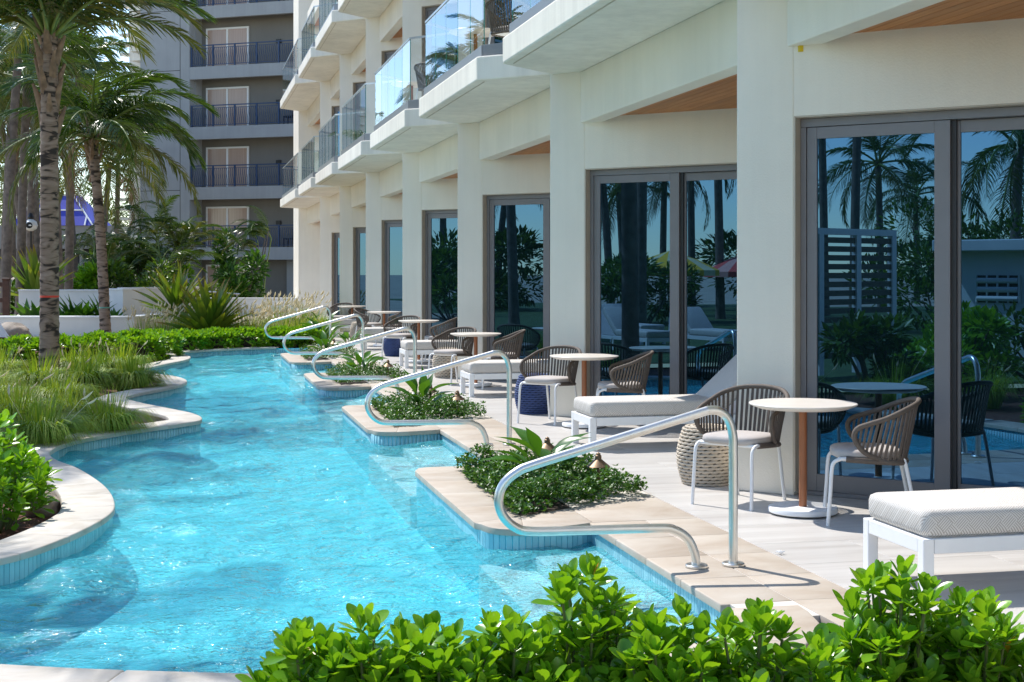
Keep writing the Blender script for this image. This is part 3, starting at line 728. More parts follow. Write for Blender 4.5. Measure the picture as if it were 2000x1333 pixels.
def make_chair():
    t = thing('rope_chair', 'x', 'chair')
    for s_ in (-1, 1):
        fl = crom([(.235*s_,-.265,0),(.23*s_,-.25,.2),(.225*s_,-.24,.36),(.225*s_,-.225,.41),(.225*s_,-.18,.432),(.225*s_,-.12,.433)], 4)
        MB().tube(fl, .0125, 10).build('leg', M['white'], t, True, 60)
        bl = crom([(.19*s_,.30,0),(.185*s_,.265,.2),(.18*s_,.225,.40),(.175*s_,.21,.43)], 4)
        MB().tube(bl, .0125, 10).build('leg', M['white'], t, True, 60)
        sb = crom([(.225*s_,-.15,.432),(.235*s_,0,.425),(.225*s_,.12,.42),(.17*s_,.21,.42)], 4)
        MB().tube(sb, .021, 10).build('side_wrap', M['rope'], t, True, 60)
    MB().tube([(-.225,-.185,.43),(.225,-.185,.43)], .0125, 10).build('front_bar', M['white'], t, True, 60)
    MB().box(-.20,.20,-.17,.19,.415,.428).build('seat_base', M['white'], t)
    ring = [superell(.235*k, .225*k) for k in (.90, .985, 1.0, .985, .90, .6)]
    zs = [.432,.441,.458,.478,.490,.497]; mb = MB(); n = 28
    mb.add([(x, y-.015, z) for rg, z in zip(ring, zs) for x, y in rg],
           [tuple(range(n-1,-1,-1)), tuple(range(5*n,6*n))]+[(i*n+k,i*n+(k+1)%n,(i+1)*n+(k+1)%n,(i+1)*n+k) for i in range(5) for k in range(n)])
    mb.build('seat_cushion', M['seat'], t, True, 60)
    half = [(.245,.06,.44),(.278,-.025,.475),(.298,-.085,.535),(.302,-.105,.595),(.303,-.08,.64),(.306,-.01,.668),(.30,.10,.705),(.262,.205,.752),(.16,.295,.79),(0,.325,.802)]
    full = [Vector(p_) for p_ in half]+[Vector((-p_[0],p_[1],p_[2])) for p_ in reversed(half[:-1])]
    rim = crom(full, 5); MB().tube(rim, .017, 10).build('rim', M['rope'], t, True, 70)
    low = [Vector(p_) for p_ in [(.299,-.085,.54),(.278,-.025,.475),(.25,.05,.435),(.235,.12,.418),(.19,.20,.412),(.10,.235,.41),(0,.245,.41)]]
    low = low+[Vector((-p_.x,p_.y,p_.z)) for p_ in reversed(low[:-1])]
    MB().tube(crom(low[2:-2], 4), .018, 8).build('seat_ring', M['rope'], t, True, 70)
    up = [Vector(p_) for p_ in half[4:]]; up = up+[Vector((-p_.x,p_.y,p_.z)) for p_ in reversed(up[:-1])]
    U = crom(up, 12); Lo = crom(low, 12)
    def arc(pl, f_):
        L = [0]
        for a, b_ in zip(pl, pl[1:]): L.append(L[-1]+(b_-a).length)
        x = f_*L[-1]
        for i in range(len(pl)-1):
            if L[i+1] >= x: k = (x-L[i])/max(1e-9, L[i+1]-L[i]); return pl[i].lerp(pl[i+1], k), (pl[i+1]-pl[i]).normalized()
        return pl[-1], (pl[-1]-pl[-2]).normalized()
    K_ = 33
    for k in range(K_):
        f_ = (k+.6)/(K_+.2); a, ta = arc(U, f_); b_, tb = arc(Lo, f_)
        mb = MB(); wv = .0095; nrm = ta.cross((a-b_).normalized())*.003
        tw = ta*wv
        mb.add([b_-tb*wv-nrm, b_+tb*wv-nrm, b_+tb*wv+nrm, b_-tb*wv+nrm, a-tw-nrm, a+tw-nrm, a+tw+nrm, a-tw+nrm],
               [(3,2,1,0),(4,5,6,7),(0,1,5,4),(1,2,6,5),(2,3,7,6),(3,0,4,7)])
        mb.build('strap', M['rope'], t)
    return t
def cushion_mesh(L, W, T, name):
    prof = [(.0,.022),(.012,.006),(.035,0.),(T-.035,0.),(T-.012,.006),(T,.024)]
    n = 44; mb = MB(); vs_ = []
    for z, ins in prof:
        rad = .045; a, b_ = L/2-ins, W/2-ins
        ring = []
        for cx, cy, st in ((a-rad,b_-rad,0),(-a+rad,b_-rad,90),(-a+rad,-b_+rad,180),(a-rad,-b_+rad,270)):
            for k in range(11): th = R_(st+9*k); ring.append((cx+rad*math.cos(th), cy+rad*math.sin(th)))
        vs_ += [(x+L/2, y+W/2, z) for x, y in ring]
    fs = [tuple(range(n-1,-1,-1)), tuple(range(5*n,6*n))]+[(i*n+k,i*n+(k+1)%n,(i+1)*n+(k+1)%n,(i+1)*n+k) for i in range(5) for k in range(n)]
    mb.add(vs_, fs); return mb.mesh(name, M['cushion'], True, 50)
def make_chaise():
    t = thing('chaise_longue', 'x', 'chaise longue')
    W = .65; L = 2.0
    mb = MB(); mb.box(.062,L,.0,.05,.225,.30); mb.box(.062,L,W-.05,W,.225,.30); mb.box(.002,.05,.062,W-.062,.225,.30); mb.box(L-.05,L,.05,W-.05,.225,.30)
    mb.build('frame', M['white'], t, bevel=.004)
    for x in (0, 1.3):
        for y in (0, W-.06): MB().box(x,x+.06,y-.001,y+.061,.0,.301).build('leg', M['white'], t, bevel=.005)
    for k in range(11): MB().box(.12+k*.105,.185+k*.105,.045,W-.045,.288,.304).build('slat', M['white'], t)
    obj('seat_cushion', cushion_mesh(1.26, W-.02, .135, 'seat_cushion'), t, loc=(.012,.01,.306))
    bk = obj('back_cushion', cushion_mesh(.74, W-.02, .12, 'back_cushion'), t, loc=(1.275,.01,.31)); bk.rotation_euler = (0,R_(-42),0)
    bf = MB(); bf.box(0,.74,.02,.06,-.03,-.004); bf.box(0,.74,W-.06,W-.02,-.03,-.004); bf.box(.7,.74,.06,W-.06,-.03,-.004)
    b2 = bf.build('back_frame', M['white'], t, loc=(1.275,0,.31)); b2.rotation_euler = (0,R_(-42),0)
    for y in (.012, W-.032):
        mb = MB(); q = [(1.29,.312),(1.83,.80),(1.90,.79),(1.96,.312)]
        mb.add([(x,y,z) for x, z in q]+[(x,y+.02,z) for x, z in q], [(0,1,2,3),(7,6,5,4)]+[(i,(i+1)%4,(i+1)%4+4,i+4) for i in range(4)])
        mb.build('back_side_panel', M['panel'], t)
    return t
def make_pouf(mat):
    t = thing('woven_pouf', 'x', 'pouf')
    rad = lambda z: .175+.055*math.sin(math.pi*min(1,max(0,(z+.03)/.48)))
    MB().lathe([(0,.0),(rad(0)-.022,.0)]+[(rad(.42*k/8)-.022,.42*k/8) for k in range(1,9)]+[(.14,.435),(0,.44)], 28).build('core', M['dark'], t, True)
    tv, tf = [], []
    for i in range(5):
        th = math.pi*i/4
        for j in range(6):
            ph = 2*math.pi*j/6
            tv.append((math.cos(th)*1., math.sin(th)*math.cos(ph), math.sin(th)*math.sin(ph)))
    for i in range(4):
        for j in range(6): tf.append((i*6+j,i*6+(j+1)%6,(i+1)*6+(j+1)%6,(i+1)*6+j))
    ms = []
    rows = 17; nper = 20
    for r_ in range(rows):
        z = .012+r_*.0255; R0 = rad(z)-.012
        for k in range(nper):
            a = 2*math.pi*(k+(r_ % 2)*.5)/nper
            c = Vector((R0*math.cos(a), R0*math.sin(a), z)); d = Vector((-math.sin(a), math.cos(a), .12))
            ms.append(np.array(frame(c, d, 0, math.pi*R0/nper*1.5, .016, .0135)))
    for r_ in range(4):
        R0 = .15-.038*r_
        for k in range(14-3*r_):
            a = 2*math.pi*k/(14-3*r_); ms.append(np.array(frame((R0*math.cos(a),R0*math.sin(a),.438+.004*r_), (-math.sin(a),math.cos(a),0), 0, math.pi*R0/(14-3*r_)*1.4, .018, .012)))
    v_, f_ = inst(tv, tf, ms); tag(obj('weave', fastmesh('weave', v_, f_, M[mat]), t), kind='stuff')
    return t
def make_pathlight():
    t = thing('path_light', 'x', 'path light')
    MB().lathe([(0,0),(.011,0),(.011,.27),(0,.27)], 12).build('stem', M['bronze'], t, True)
    MB().lathe([(0,.262),(.085,.262),(.088,.267),(.03,.315),(.022,.320),(0,.320)], 28).build('hat', M['bronze'], t, True, 35)
    MB().lathe([(0,.318),(.024,.318),(.024,.345),(.017,.352),(.017,.362),(.007,.366),(0,.372)], 20).build('finial', M['bronze'], t, True, 35)
    return t
table0, chair0, chaise0, pl0 = make_table(), make_chair(), make_chaise(), make_pathlight()
pouf = {'beige': make_pouf('beigerope'), 'blue': make_pouf('bluerope')}
used = set()
def place(proto, loc, rz, label, group, scale=1.):
    if proto.name in used: o = copy_tree(proto)
    else: used.add(proto.name); o = proto
    o.location = loc; o.rotation_euler = (0,0,rz); o['label'] = label; o['group'] = group; o.scale = (scale,)*3
    return o
bay_words = ['before the nearest glass door','before the second glass door from the front','before the third glass door','before the fourth glass door','before the fifth glass door','before the sixth glass door','before the seventh glass door']
table_xy = [(4.08,8.93),(4.09,14.36),(4.02,19.7),(4.06,24.95),(4.18,30.3),(4.06,35.2)]
fw = math.atan2(-.62,-.78)       # facing direction of the first chair
for k in range(6):
    x, y = table_xy[k]; dy = y-8.93; dx = x-4.08
    place(table0, (x,y,0), .4*k, 'round cream-topped table on a rust pole '+bay_words[k], 'round terrace tables')
    w = [0,.08,-.06,.1,1.9,.3][k]
    place(chair0, (3.84+dx,9.45+dy,0), fw+math.pi/2+w, 'taupe rope chair '+bay_words[k]+(', its back to the column' if k < 4 else ', farther of the pair'), 'rope chairs on the terrace')
    place(chair0, (4.37+dx,8.57+dy,0), math.atan2(.38,-.92)+math.pi/2+[0,.12,.2,.1,-.3,.1][k], 'taupe rope chair '+bay_words[k]+', nearer the chaise longue', 'rope chairs on the terrace')
    cy = 6.46+k*P+[0,.42,.45,.4,.4,.4][k]
    place(chaise0, (3.6,cy,0), 0, 'white chaise longue with patterned cushion, '+['cut off at the right edge of the picture','second from the front','third from the front','fourth from the front','fifth from the front','farthest along the terrace'][k], 'chaises along the terrace')
    if k < 5:
        kind = 'beige' if k % 2 == 0 else 'blue'
        place(pouf[kind], (3.93,10.36+k*P-(.04 if k else 0)-dx*0,0), k, ('beige' if kind == 'beige' else 'navy blue')+' woven rope pouf beside the '+['nearest','second','third','fourth','fifth'][k]+' column', 'woven poufs')
for k in range(4):
    y = k*P
    place(pl0, (2.985,10.10+y,-.07), 0, 'bronze path light at the outer end of the '+ord_(k)+' planter from the front', 'bronze path lights')
    place(pl0, (2.84,11.05+y,-.06), .5, 'bronze path light behind the big leaves in the '+ord_(k)+' planter', 'bronze path lights')
# pieces on the upper balconies
for k, (bi, lv) in enumerate(((3,1),(4,1))):
    yb = bays[bi]; z = LEV[lv]
    place(table0, (3.86, yb-P+2.0+4*.35, z), 0, 'round table behind the balcony glass, '+ord_(k)+' balcony with furniture', 'balcony tables')
    place(chair0, (3.95, yb-P+1.5, z), 2.2, 'rope chair behind the balcony glass, '+ord_(k)+' balcony with furniture', 'balcony chairs')
# crumpled scrap on the tiles
rr = random.Random(3); mb = MB()
for k in range(7):
    a = rr.random()*6.28; c = Vector((rr.uniform(-.02,.02), rr.uniform(-.015,.015), .012))
    mb.tube([c, c+Vector((math.cos(a)*.018, math.sin(a)*.018, .006)), c+Vector((math.cos(a+1)*.028, math.sin(a+1)*.02, .0))], .003, 5)
tag(mb.build('paper_scrap', M['white'], None, loc=(3.36,7.68,0)), 'crumpled white scrap on the pale tiles by the coping', 'litter')

# ------------------------------------------------------------------ plants
def leaf_template(widths, L=1., W=1., cup=.25, curl=.15, fold=0.):
    tv, tf = [], []; n = len(widths)
    for i, w_ in enumerate(widths):
        x = L*i/(n-1); z = curl*(x/L)**2*L
        for s_ in (-1, 0, 1): tv.append((x, s_*w_*W/2, z + (abs(s_)*cup*w_*W)))
    for i in range(n-1):
        for j in range(2): tf.append((i*3+j, (i+1)*3+j, (i+1)*3+j+1, i*3+j+1))
    return tv, tf
def tmpl_mesh(t, name, mat): return fastmesh(name, np.array(t[0]), np.array(t[1]), mat)
nau = [leaf_template([.10,.17,.30,.50,.74,.93,1.,.93,.68,.20], 1., .46+.03*k, .20, .10+.10*k) for k in range(3)]
nau_me = [tmpl_mesh(q, 'leaf', M['naupaka']) for q in nau]
nau_yel = tmpl_mesh(nau[1], 'leaf', leafmat('yellowed shrub leaf', (.45,.33,.02), (.55,.30,.02), .35, .35))
nau_small = leaf_template([.2,.7,1.,.1], 1., .40, .25, .1)
def rosette(c, axis, rg, size=1., n=(4,5,5)):
    axis = Vector(axis).normalized(); a0 = rg.random()*6.28; out = []
    q = axis.to_track_quat('Z', 'Y')
    for ring, (cnt, el, ln) in enumerate(zip(n, (70, 47, 14), (.075, .105, .115))):
        for k in range(cnt):
            az = a0+ring*.6+2*math.pi*k/cnt+rg.uniform(-.25,.25); e = R_(el+rg.uniform(-13,13))
            d = q @ Vector((math.cos(az)*math.cos(e), math.sin(az)*math.cos(e), math.sin(e)))
            L = ln*size*rg.uniform(.62,1.12); base = Vector(c)+axis*(.012*(2-ring)-.01)*size
            out.append(frame(base, d, rg.uniform(-.35,.35), L, L, L))
    return out
def naupaka_shrub(label, c, rx, ry, h, nros, seed, group=None, size=1., nleaf=300):
    rg = random.Random(seed); t = thing('naupaka_shrub', label, 'shrub', c, 0, group)
    stems = MB(); mats = []
    for i in range(nros):
        f_ = (i+.5)/nros; a = i*2.39996+rg.uniform(-.3,.3); rad = math.sqrt(f_)*1.0
        zz = h*(1-.50*rad**2)*rg.uniform(.74,1.08)-.04
        p_ = Vector((rx*rad*math.cos(a), ry*rad*math.sin(a), zz))
        ax = Vector((math.cos(a)*rad*.75, math.sin(a)*rad*.75, 1.))
        mats += [(zz, q) for q in rosette(p_, ax, rg, size)]
        stems.tube(crom([(p_.x*.25, p_.y*.25, -.03), (p_.x*.6, p_.y*.6, zz*.5), tuple(p_)], 3), [.009,.008,.008,.007,.007,.006,.005], 5)
        for fz in (.80, .62, .42):     # lower leaves along the stem
            p2 = Vector((p_.x*.92, p_.y*.92, zz*fz)); mats += [(zz*fz-1, q) for q in rosette(p2, ax, rg, size*.98, (0,3,4))]
    stems.build('stem', M['stem'], t, True, recalc=False)
    mats.sort(key=lambda q: -q[0])
    for z_, q in mats[:nleaf]: obj('leaf', nau_yel if rg.random() < .004 else nau_me[rg.randrange(3)], t, mtx=q)
    if len(mats) > nleaf:
        v_, f_ = inst(*nau[0], [np.array(q) for z_, q in mats[nleaf:]])
        tag(obj('lower_leaves', fastmesh('lower_leaves', v_, f_, M['naupaka_i']), t), kind='stuff')
    return t
FG = [(612,5.05,.22,.24,.41,'leftmost bright green shrub along the bottom edge of the picture'),
      (730,5.00,.22,.24,.43,'second bright green shrub from the left along the bottom edge'),
      (865,4.98,.22,.25,.43,'third bright green shrub from the left along the bottom edge'),
      (985,5.02,.22,.24,.44,'bright green shrub just left of the tall shrub at the pool corner'),
      (1140,5.16,.26,.26,.575,'tall bright green shrub before the nearest pool corner'),
      (1310,4.95,.24,.25,.47,'low bright green shrub right of the tall pool corner shrub'),
      (1470,4.95,.25,.25,.47,'bright green shrub below the foot of the nearest handrail'),
      (1600,4.90,.20,.24,.40,'low bright green shrub left of the tall shrub before the chaise'),
      (1745,5.10,.27,.26,.60,'tall bright green shrub hiding the leg of the nearest chaise'),
      (1905,5.08,.25,.26,.56,'bright green shrub in the bottom right corner of the picture')]
for k, (px, d, rx, ry, h, lab) in enumerate(FG):
    c = at(px, d); naupaka_shrub(lab, (c.x, c.y, -.13), rx, ry, h+.10, 32 if h > .5 else 27, 100+k, 'shrubs along the bottom edge', .95)
naupaka_shrub('bright green shrub on red mulch at the left edge of the picture', (-1.28,10.35,-.13), .36, .85, .70, 36, 55, None, 1.05)
naupaka_shrub('bright green shrub beyond the left edge by the near coping', (-1.75,9.3,-.13), .4, .6, .70, 24, 56, None, 1.05, 150)

def foliage_obj(name, tmpl, mats, mat, parent, kind='stuff'):
    v_, f_ = inst(tmpl[0], tmpl[1], [np.array(q) for q in mats])
    return tag(obj(name, fastmesh(name, v_, f_, mat), parent), kind=kind)
# clipped hedge behind the far curve of the pool
hedge_pts = [(-2.75,26.1),(-2.1,26.0),(-1.45,26.35),(-.9,27.1),(-.55,28.2),(-.6,29.3),(.0,30.25),(.65,30.75),(1.35,31.1),(2.0,31.35),(2.6,31.8)]
for k, (x, y) in enumerate(hedge_pts):
    rg = random.Random(300+k); h = [.50,.52,.54,.54,.50,.46,.42,.42,.42,.42,.40][k]
    t = thing('hedge_shrub', ['hedge shrub by the tall palm trunk, left end of the hedge','hedge shrub just right of the tall palm trunk','hedge shrub between the two palm trunks','hedge shrub under the slim palm trunk','hedge shrub at the inlet of the garden side coping','hedge shrub left of the pool depth marker','hedge shrub behind the pool depth marker','hedge shrub below the spiky plant, left of its middle','hedge shrub below the spiky plant, right of its middle','hedge shrub left of the farthest handrail','hedge shrub behind the loop of the farthest handrail'][k], 'shrub', (x,y,-.10), 0, 'low hedge behind the pool')
    ms = []
    for i in range(170):
        a = rg.random()*6.28; rd = math.sqrt(rg.random()); side = rg.random() < .45
        z = h*(1-.25*rd**2)*rg.uniform(.85,1.05) if not side else h*rg.uniform(.0,.85)
        if side: rd = rg.uniform(.85,1.05)
        p_ = (.50*rd*math.cos(a), .42*rd*math.sin(a), z)
        ms += rosette(p_, (math.cos(a)*rd*(1.3 if side else .4), math.sin(a)*rd*(1.3 if side else .4), 1), rg, 1.3, (4,4,2))
    foliage_obj('foliage', nau_small, ms, M['naupaka_i'], t)
    MB().lathe([(0,0),(.16,.0),(.2,h*.4),(.16,h*.7),(0,h*.75)], 9).build('twigs', M['soil'], t)

# ground cover, broad-leaved plant in each planter
cov = leaf_template([.15,.9,1.,.15], 1., .62, .12, .05)
lily = [leaf_template([.10,.45,.85,1.,.92,.62,.28,.02], 1., .30+.05*k, .20, -.25-.12*k) for k in range(3)]
lily_me = [tmpl_mesh(q, 'leaf', M['lily']) for q in lily]
def inpoly(x, y, poly):
    c = False; n = len(poly)
    for i in range(n):
        (x1,y1),(x2,y2) = poly[i], poly[i-1]
        if (y1 > y) != (y2 > y) and x < (x2-x1)*(y-y1)/(y2-y1)+x1: c = not c
    return c
for n in range(4):
    rg = random.Random(40+n); y0 = n*P; poly = [(2.13,9.19+y0),(3.30,9.90+y0),(3.20,11.2+y0),(3.1,11.60+y0),(2.18,11.50+y0)]
    ms = []; tries = 0; target = (2500,1700,1000,600)[n]
    while len(ms) < target*6:
        x, y = rg.uniform(2.1,3.4), rg.uniform(9.1+y0,11.8+y0)
        if not inpoly(x, y, poly): continue
        hz = .085+.045*math.sin(x*9+y*5)+.05*math.sin(y*11-x*4)+rg.uniform(-.02,.07)
        edge = not inpoly(x, y, inset(poly, .10))
        if edge: hz *= .7
        for lv in range(2):
            zc = max(.01, hz*(1 if lv == 0 else rg.uniform(.25,.85)))
            ax = Vector((rg.uniform(-.6,.6), rg.uniform(-.6,.6), 1)).normalized(); a0 = rg.random()*6.28
            for k in range(3):
                az = a0+k*2.1; e = R_(rg.uniform(5,50))
                ms.append(frame((x+rg.uniform(-.01,.01), y+rg.uniform(-.01,.01), zc), (math.cos(az)*math.cos(e), math.sin(az)*math.cos(e), math.sin(e)), rg.uniform(-.4,.4), *(rg.uniform(.026,.036),)*3))
    o = foliage_obj('ground_cover', cov, ms, M['cover'], None)
    tag(o, 'dense small-leaved ground cover filling the '+ord_(n)+' planter from the front', 'ground cover')
    # sprigs poking out
    t = thing('broad_leaf_plant', 'broad-leaved green plant rising from the '+ord_(n)+' planter from the front', 'plant', (2.62,10.35+y0,-.01), rg.random()*6, 'broad-leaved plants in the planters')
    for k in range(12):
        az = k*2.4+rg.uniform(-.3,.3); e0 = R_(82-k*2.2); hgt = (.30-.013*k)*rg.uniform(.85,1.1)
        d0 = Vector((math.cos(az)*math.cos(e0), math.sin(az)*math.cos(e0), math.sin(e0)))
        b_ = Vector((math.cos(az)*.02, math.sin(az)*.02, 0)); tip = b_+d0*hgt
        MB().tube([b_, b_+d0*hgt*.5, tip+d0*.02], [.008,.006,.004], 6).build('stalk', M['petiole'], t, True, recalc=False)
        e1 = R_(rg.uniform(35,82)-k*2.2); d1 = Vector((math.cos(az)*math.cos(e1), math.sin(az)*math.cos(e1), math.sin(e1)))
        L = rg.uniform(.28,.38); obj('leaf', lily_me[k % 3], t, mtx=frame(tip, d1, rg.uniform(-.5,.5), L, L, L))
# row of broad-leaved plants past the far end of the pool, along the terrace
for k, (x, y, s_) in enumerate(((3.0,31.6,1.5),(3.15,33.6,1.5),(2.9,36.0,1.6),(3.3,28.95,1.1))):
    rg = random.Random(70+k)
    t = thing('broad_leaf_plant', ['broad-leaved plant behind the fourth handrail','broad-leaved plant between the fourth and farthest handrails','broad-leaved plant by the wall beyond the farthest handrail','small broad-leaved plant beside the fourth planter'][k], 'plant', (x,y,-.01), 0, 'broad-leaved plants at the far end')
    for q in range(15):
        az = q*2.4; e0 = R_(80-q*2); d0 = Vector((math.cos(az)*math.cos(e0), math.sin(az)*math.cos(e0), math.sin(e0)))
        tip = d0*.28*s_*rg.uniform(.4,1.1); MB().tube([(0,0,0), tuple(tip)], [.008,.005], 5).build('stalk', M['petiole'], t, True, recalc=False)
        e1 = R_(rg.uniform(20,70)); L = .27*s_
        obj('leaf', lily_me[q % 3], t, mtx=frame(tip, (math.cos(az)*math.cos(e1), math.sin(az)*math.cos(e1), math.sin(e1)), rg.uniform(-.5,.5), L, L, L))

# ornamental grass
bl = ([], []); 
for i, (x, z) in enumerate(((0,0),(.15,.42),(.40,.66),(.72,.62),(1.0,.30))):
    w_ = (1,.9,.7,.45,.05)[i]*.0062; bl[0].extend([(x,-w_,z),(x,w_,z)])
    if i: bl[1].append((2*i-2,2*i-1,2*i+1,2*i))
bl2 = ([], [])
for i, (x, z) in enumerate(((0,0),(.06,.5),(.16,.92),(.30,1.2))):
    w_ = (1,.9,.7,.1)[i]*.0048; bl2[0].extend([(x,-w_,z),(x,w_,z)])
    if i: bl2[1].append((2*i-2,2*i-1,2*i+1,2*i))
def rotz(p_, az, s_, sw=1.):
    c, q = math.cos(az), math.sin(az); return Matrix(((c*s_,-q*sw,0,p_[0]),(q*s_,c*sw,0,p_[1]),(0,0,s_,p_[2]),(0,0,0,1)))
plume_t = ([], [])
for i in range(6):
    z = i/5; r_ = (.25,.8,1.,.9,.6,.05)[i]*.075
    for k in range(5): a = 2*math.pi*k/5+.3*i; plume_t[0].append((z, r_*math.cos(a), r_*math.sin(a)+.25*z*z))
    if i:
        for k in range(5): plume_t[1].append(((i-1)*5+k,(i-1)*5+(k+1)%5,i*5+(k+1)%5,i*5+k))
def grass_clump(label, x, y, h, rad, nb, npl, seed, group=None, plh=1.1):
    rg = random.Random(seed); t = thing('grass_clump', label, 'grass', (x,y,-.13), 0, group)
    m1_, m2_ = [], []
    for i in range(nb):
        az = rg.random()*6.28; r0 = rad*(.36 if y < 28 else .6)*math.sqrt(rg.random()); s_ = h*rg.uniform(.65,1.15)
        (m1_ if rg.random() < .84 else m2_).append(rotz((r0*math.cos(az), r0*math.sin(az), 0), az+rg.uniform(-.5,.5), s_, rg.uniform(.7,1.2)*(1.6 if y > 20 else 1.)))
    foliage_obj('blades', bl, m1_, M['grass'], t); foliage_obj('upright_blades', bl2, m2_, M['grass'], t)
    pm = []; stm = MB()
    for i in range(npl):
        az = rg.random()*6.28; l_ = rg.uniform(.2,.5)*rad*2; hh = h*rg.uniform(.8,1.15)*plh
        tip = Vector((l_*math.cos(az), l_*math.sin(az), hh)); b_ = Vector((l_*.15*math.cos(az), l_*.15*math.sin(az), 0))
        stm.tube([b_, b_.lerp(tip,.5)+Vector((0,0,hh*.12)), tip], .0025, 3, False)
        d = Vector((math.cos(az)*.6+.45, math.sin(az)*.6, rg.uniform(.1,.7)))
        pm.append(frame(tip, d, 0, rg.uniform(.10,.15), .17 if y < 28 else .30, .17 if y < 28 else .30))
    if npl:
        stm.build('stems', M['plume'], t, recalc=False); foliage_obj('plumes', plume_t, pm, M['plume'], t)
    return t
GC = [(-1.35,14.35,.55,.5,700,3,'near grass clump by the shaded coping curb'),(-.78,15.3,.5,.45,700,1,'grass clump at the point of the near coping lobe'),(-1.75,15.9,.6,.5,650,4,'grass clump at the left edge behind the near lobe'),
      (-1.25,16.5,.5,.5,600,2,'grass clump in the middle of the left bed'),(-2.3,17.6,.65,.55,600,3,'left-edge grass clump below the palm trunk'),(-1.5,18.4,.55,.5,600,2,'grass clump left of the second coping lobe'),
      (-.72,20.9,.55,.5,600,3,'grass clump on the second coping lobe'),(-1.35,20.6,.6,.5,600,2,'grass clump right of the palm foot'),(-2.0,21.3,.55,.5,500,1,'grass clump before the palm foot'),(-1.25,22.6,.6,.5,600,4,'grass clump behind the second coping lobe'),
      (-2.75,23.0,.6,.5,500,2,'left-edge grass clump beside the palm foot'),(-1.0,24.4,.55,.5,500,3,'grass clump before the hedge'),(-1.8,24.6,.5,.5,450,2,'grass clump before the hedge near the palm'),(-2.6,20.0,.6,.5,450,2,'left-edge grass clump in deep shade'),(-1.9,13.2,.55,.5,500,2,'grass clump beyond the left shrub')]
for k, (x, y, h, r_, nb, npl, lab) in enumerate(GC): grass_clump(lab, x, y, h*.88, r_, int(nb*1.35), npl, 500+k, 'grass clumps in the left bed')
pg = [(-.9,33.2),(-.45,33.0),(-.1,34.9),(.95,35.0),(1.45,33.2),(1.7,33.7),(2.2,33.2),(2.6,34.2),(3.0,35.2),(2.2,35.2),(1.5,35.0),(2.7,36.4),(-.2,34.3),(3.3,37.6),(2.4,37.4)]
for k, (x, y) in enumerate(pg): grass_clump('straw-plumed grass tuft, '+['first','second','third','fourth','fifth','sixth','seventh','eighth','ninth','tenth','eleventh','twelfth','thirteenth','fourteenth','fifteenth'][k]+' of the bank behind the hedge', x, y, .55+.01*(y-33)*4, .5, 480, 26, 700+k, 'plumed grass behind the hedge', 1.35)

# spiky sword-leaved plants
sw = leaf_template([.55,.95,1.,.92,.74,.48,.05], 1., .125, .30, -.13)
sw_me = tmpl_mesh(sw, 'leaf', M['sword'])
def sword_plant(label, c, L, n, seed, h0=.25, group='spiky sword-leaved plants', flat=0):
    rg = random.Random(seed); t = thing('sword_plant', label, 'plant', c, 0, group)
    MB().tube([(0,0,-.03),(0,0,h0)], [.09,.07], 8).build('stem', M['boot'], t, True, recalc=False)
    for k in range(n):
        az = k*2.39996; f_ = k/n; e = R_(84-72*f_-flat+rg.uniform(-8,8)); l_ = L*rg.uniform(.8,1.1)
        obj('leaf', sw_me, t, mtx=frame((.05*math.cos(az),.05*math.sin(az),h0*(1-f_*.8)), (math.cos(az)*math.cos(e), math.sin(az)*math.cos(e), math.sin(e)), rg.uniform(-.6,.6), l_, l_*1.1, l_))
    return t
c = at(408,32.3); sword_plant('large spiky plant with reddish leaf tips behind the hedge', (c.x,c.y,.0), 1.26, 74, 1, .22)
c = at(345,37.5); sword_plant('spiky dark green plant by the white wall, left of the larger one', (c.x,c.y,.25), 1.25, 58, 2, .35, flat=6)
c = at(70,44); sword_plant('spiky fan plant behind the white planter wall at the left', (c.x,c.y,.6), 1.6, 36, 3, .3)
c = at(410,62); sword_plant('dark spiky plant low against the grey tower', (c.x,c.y,0), 1.1, 24, 4, .3)

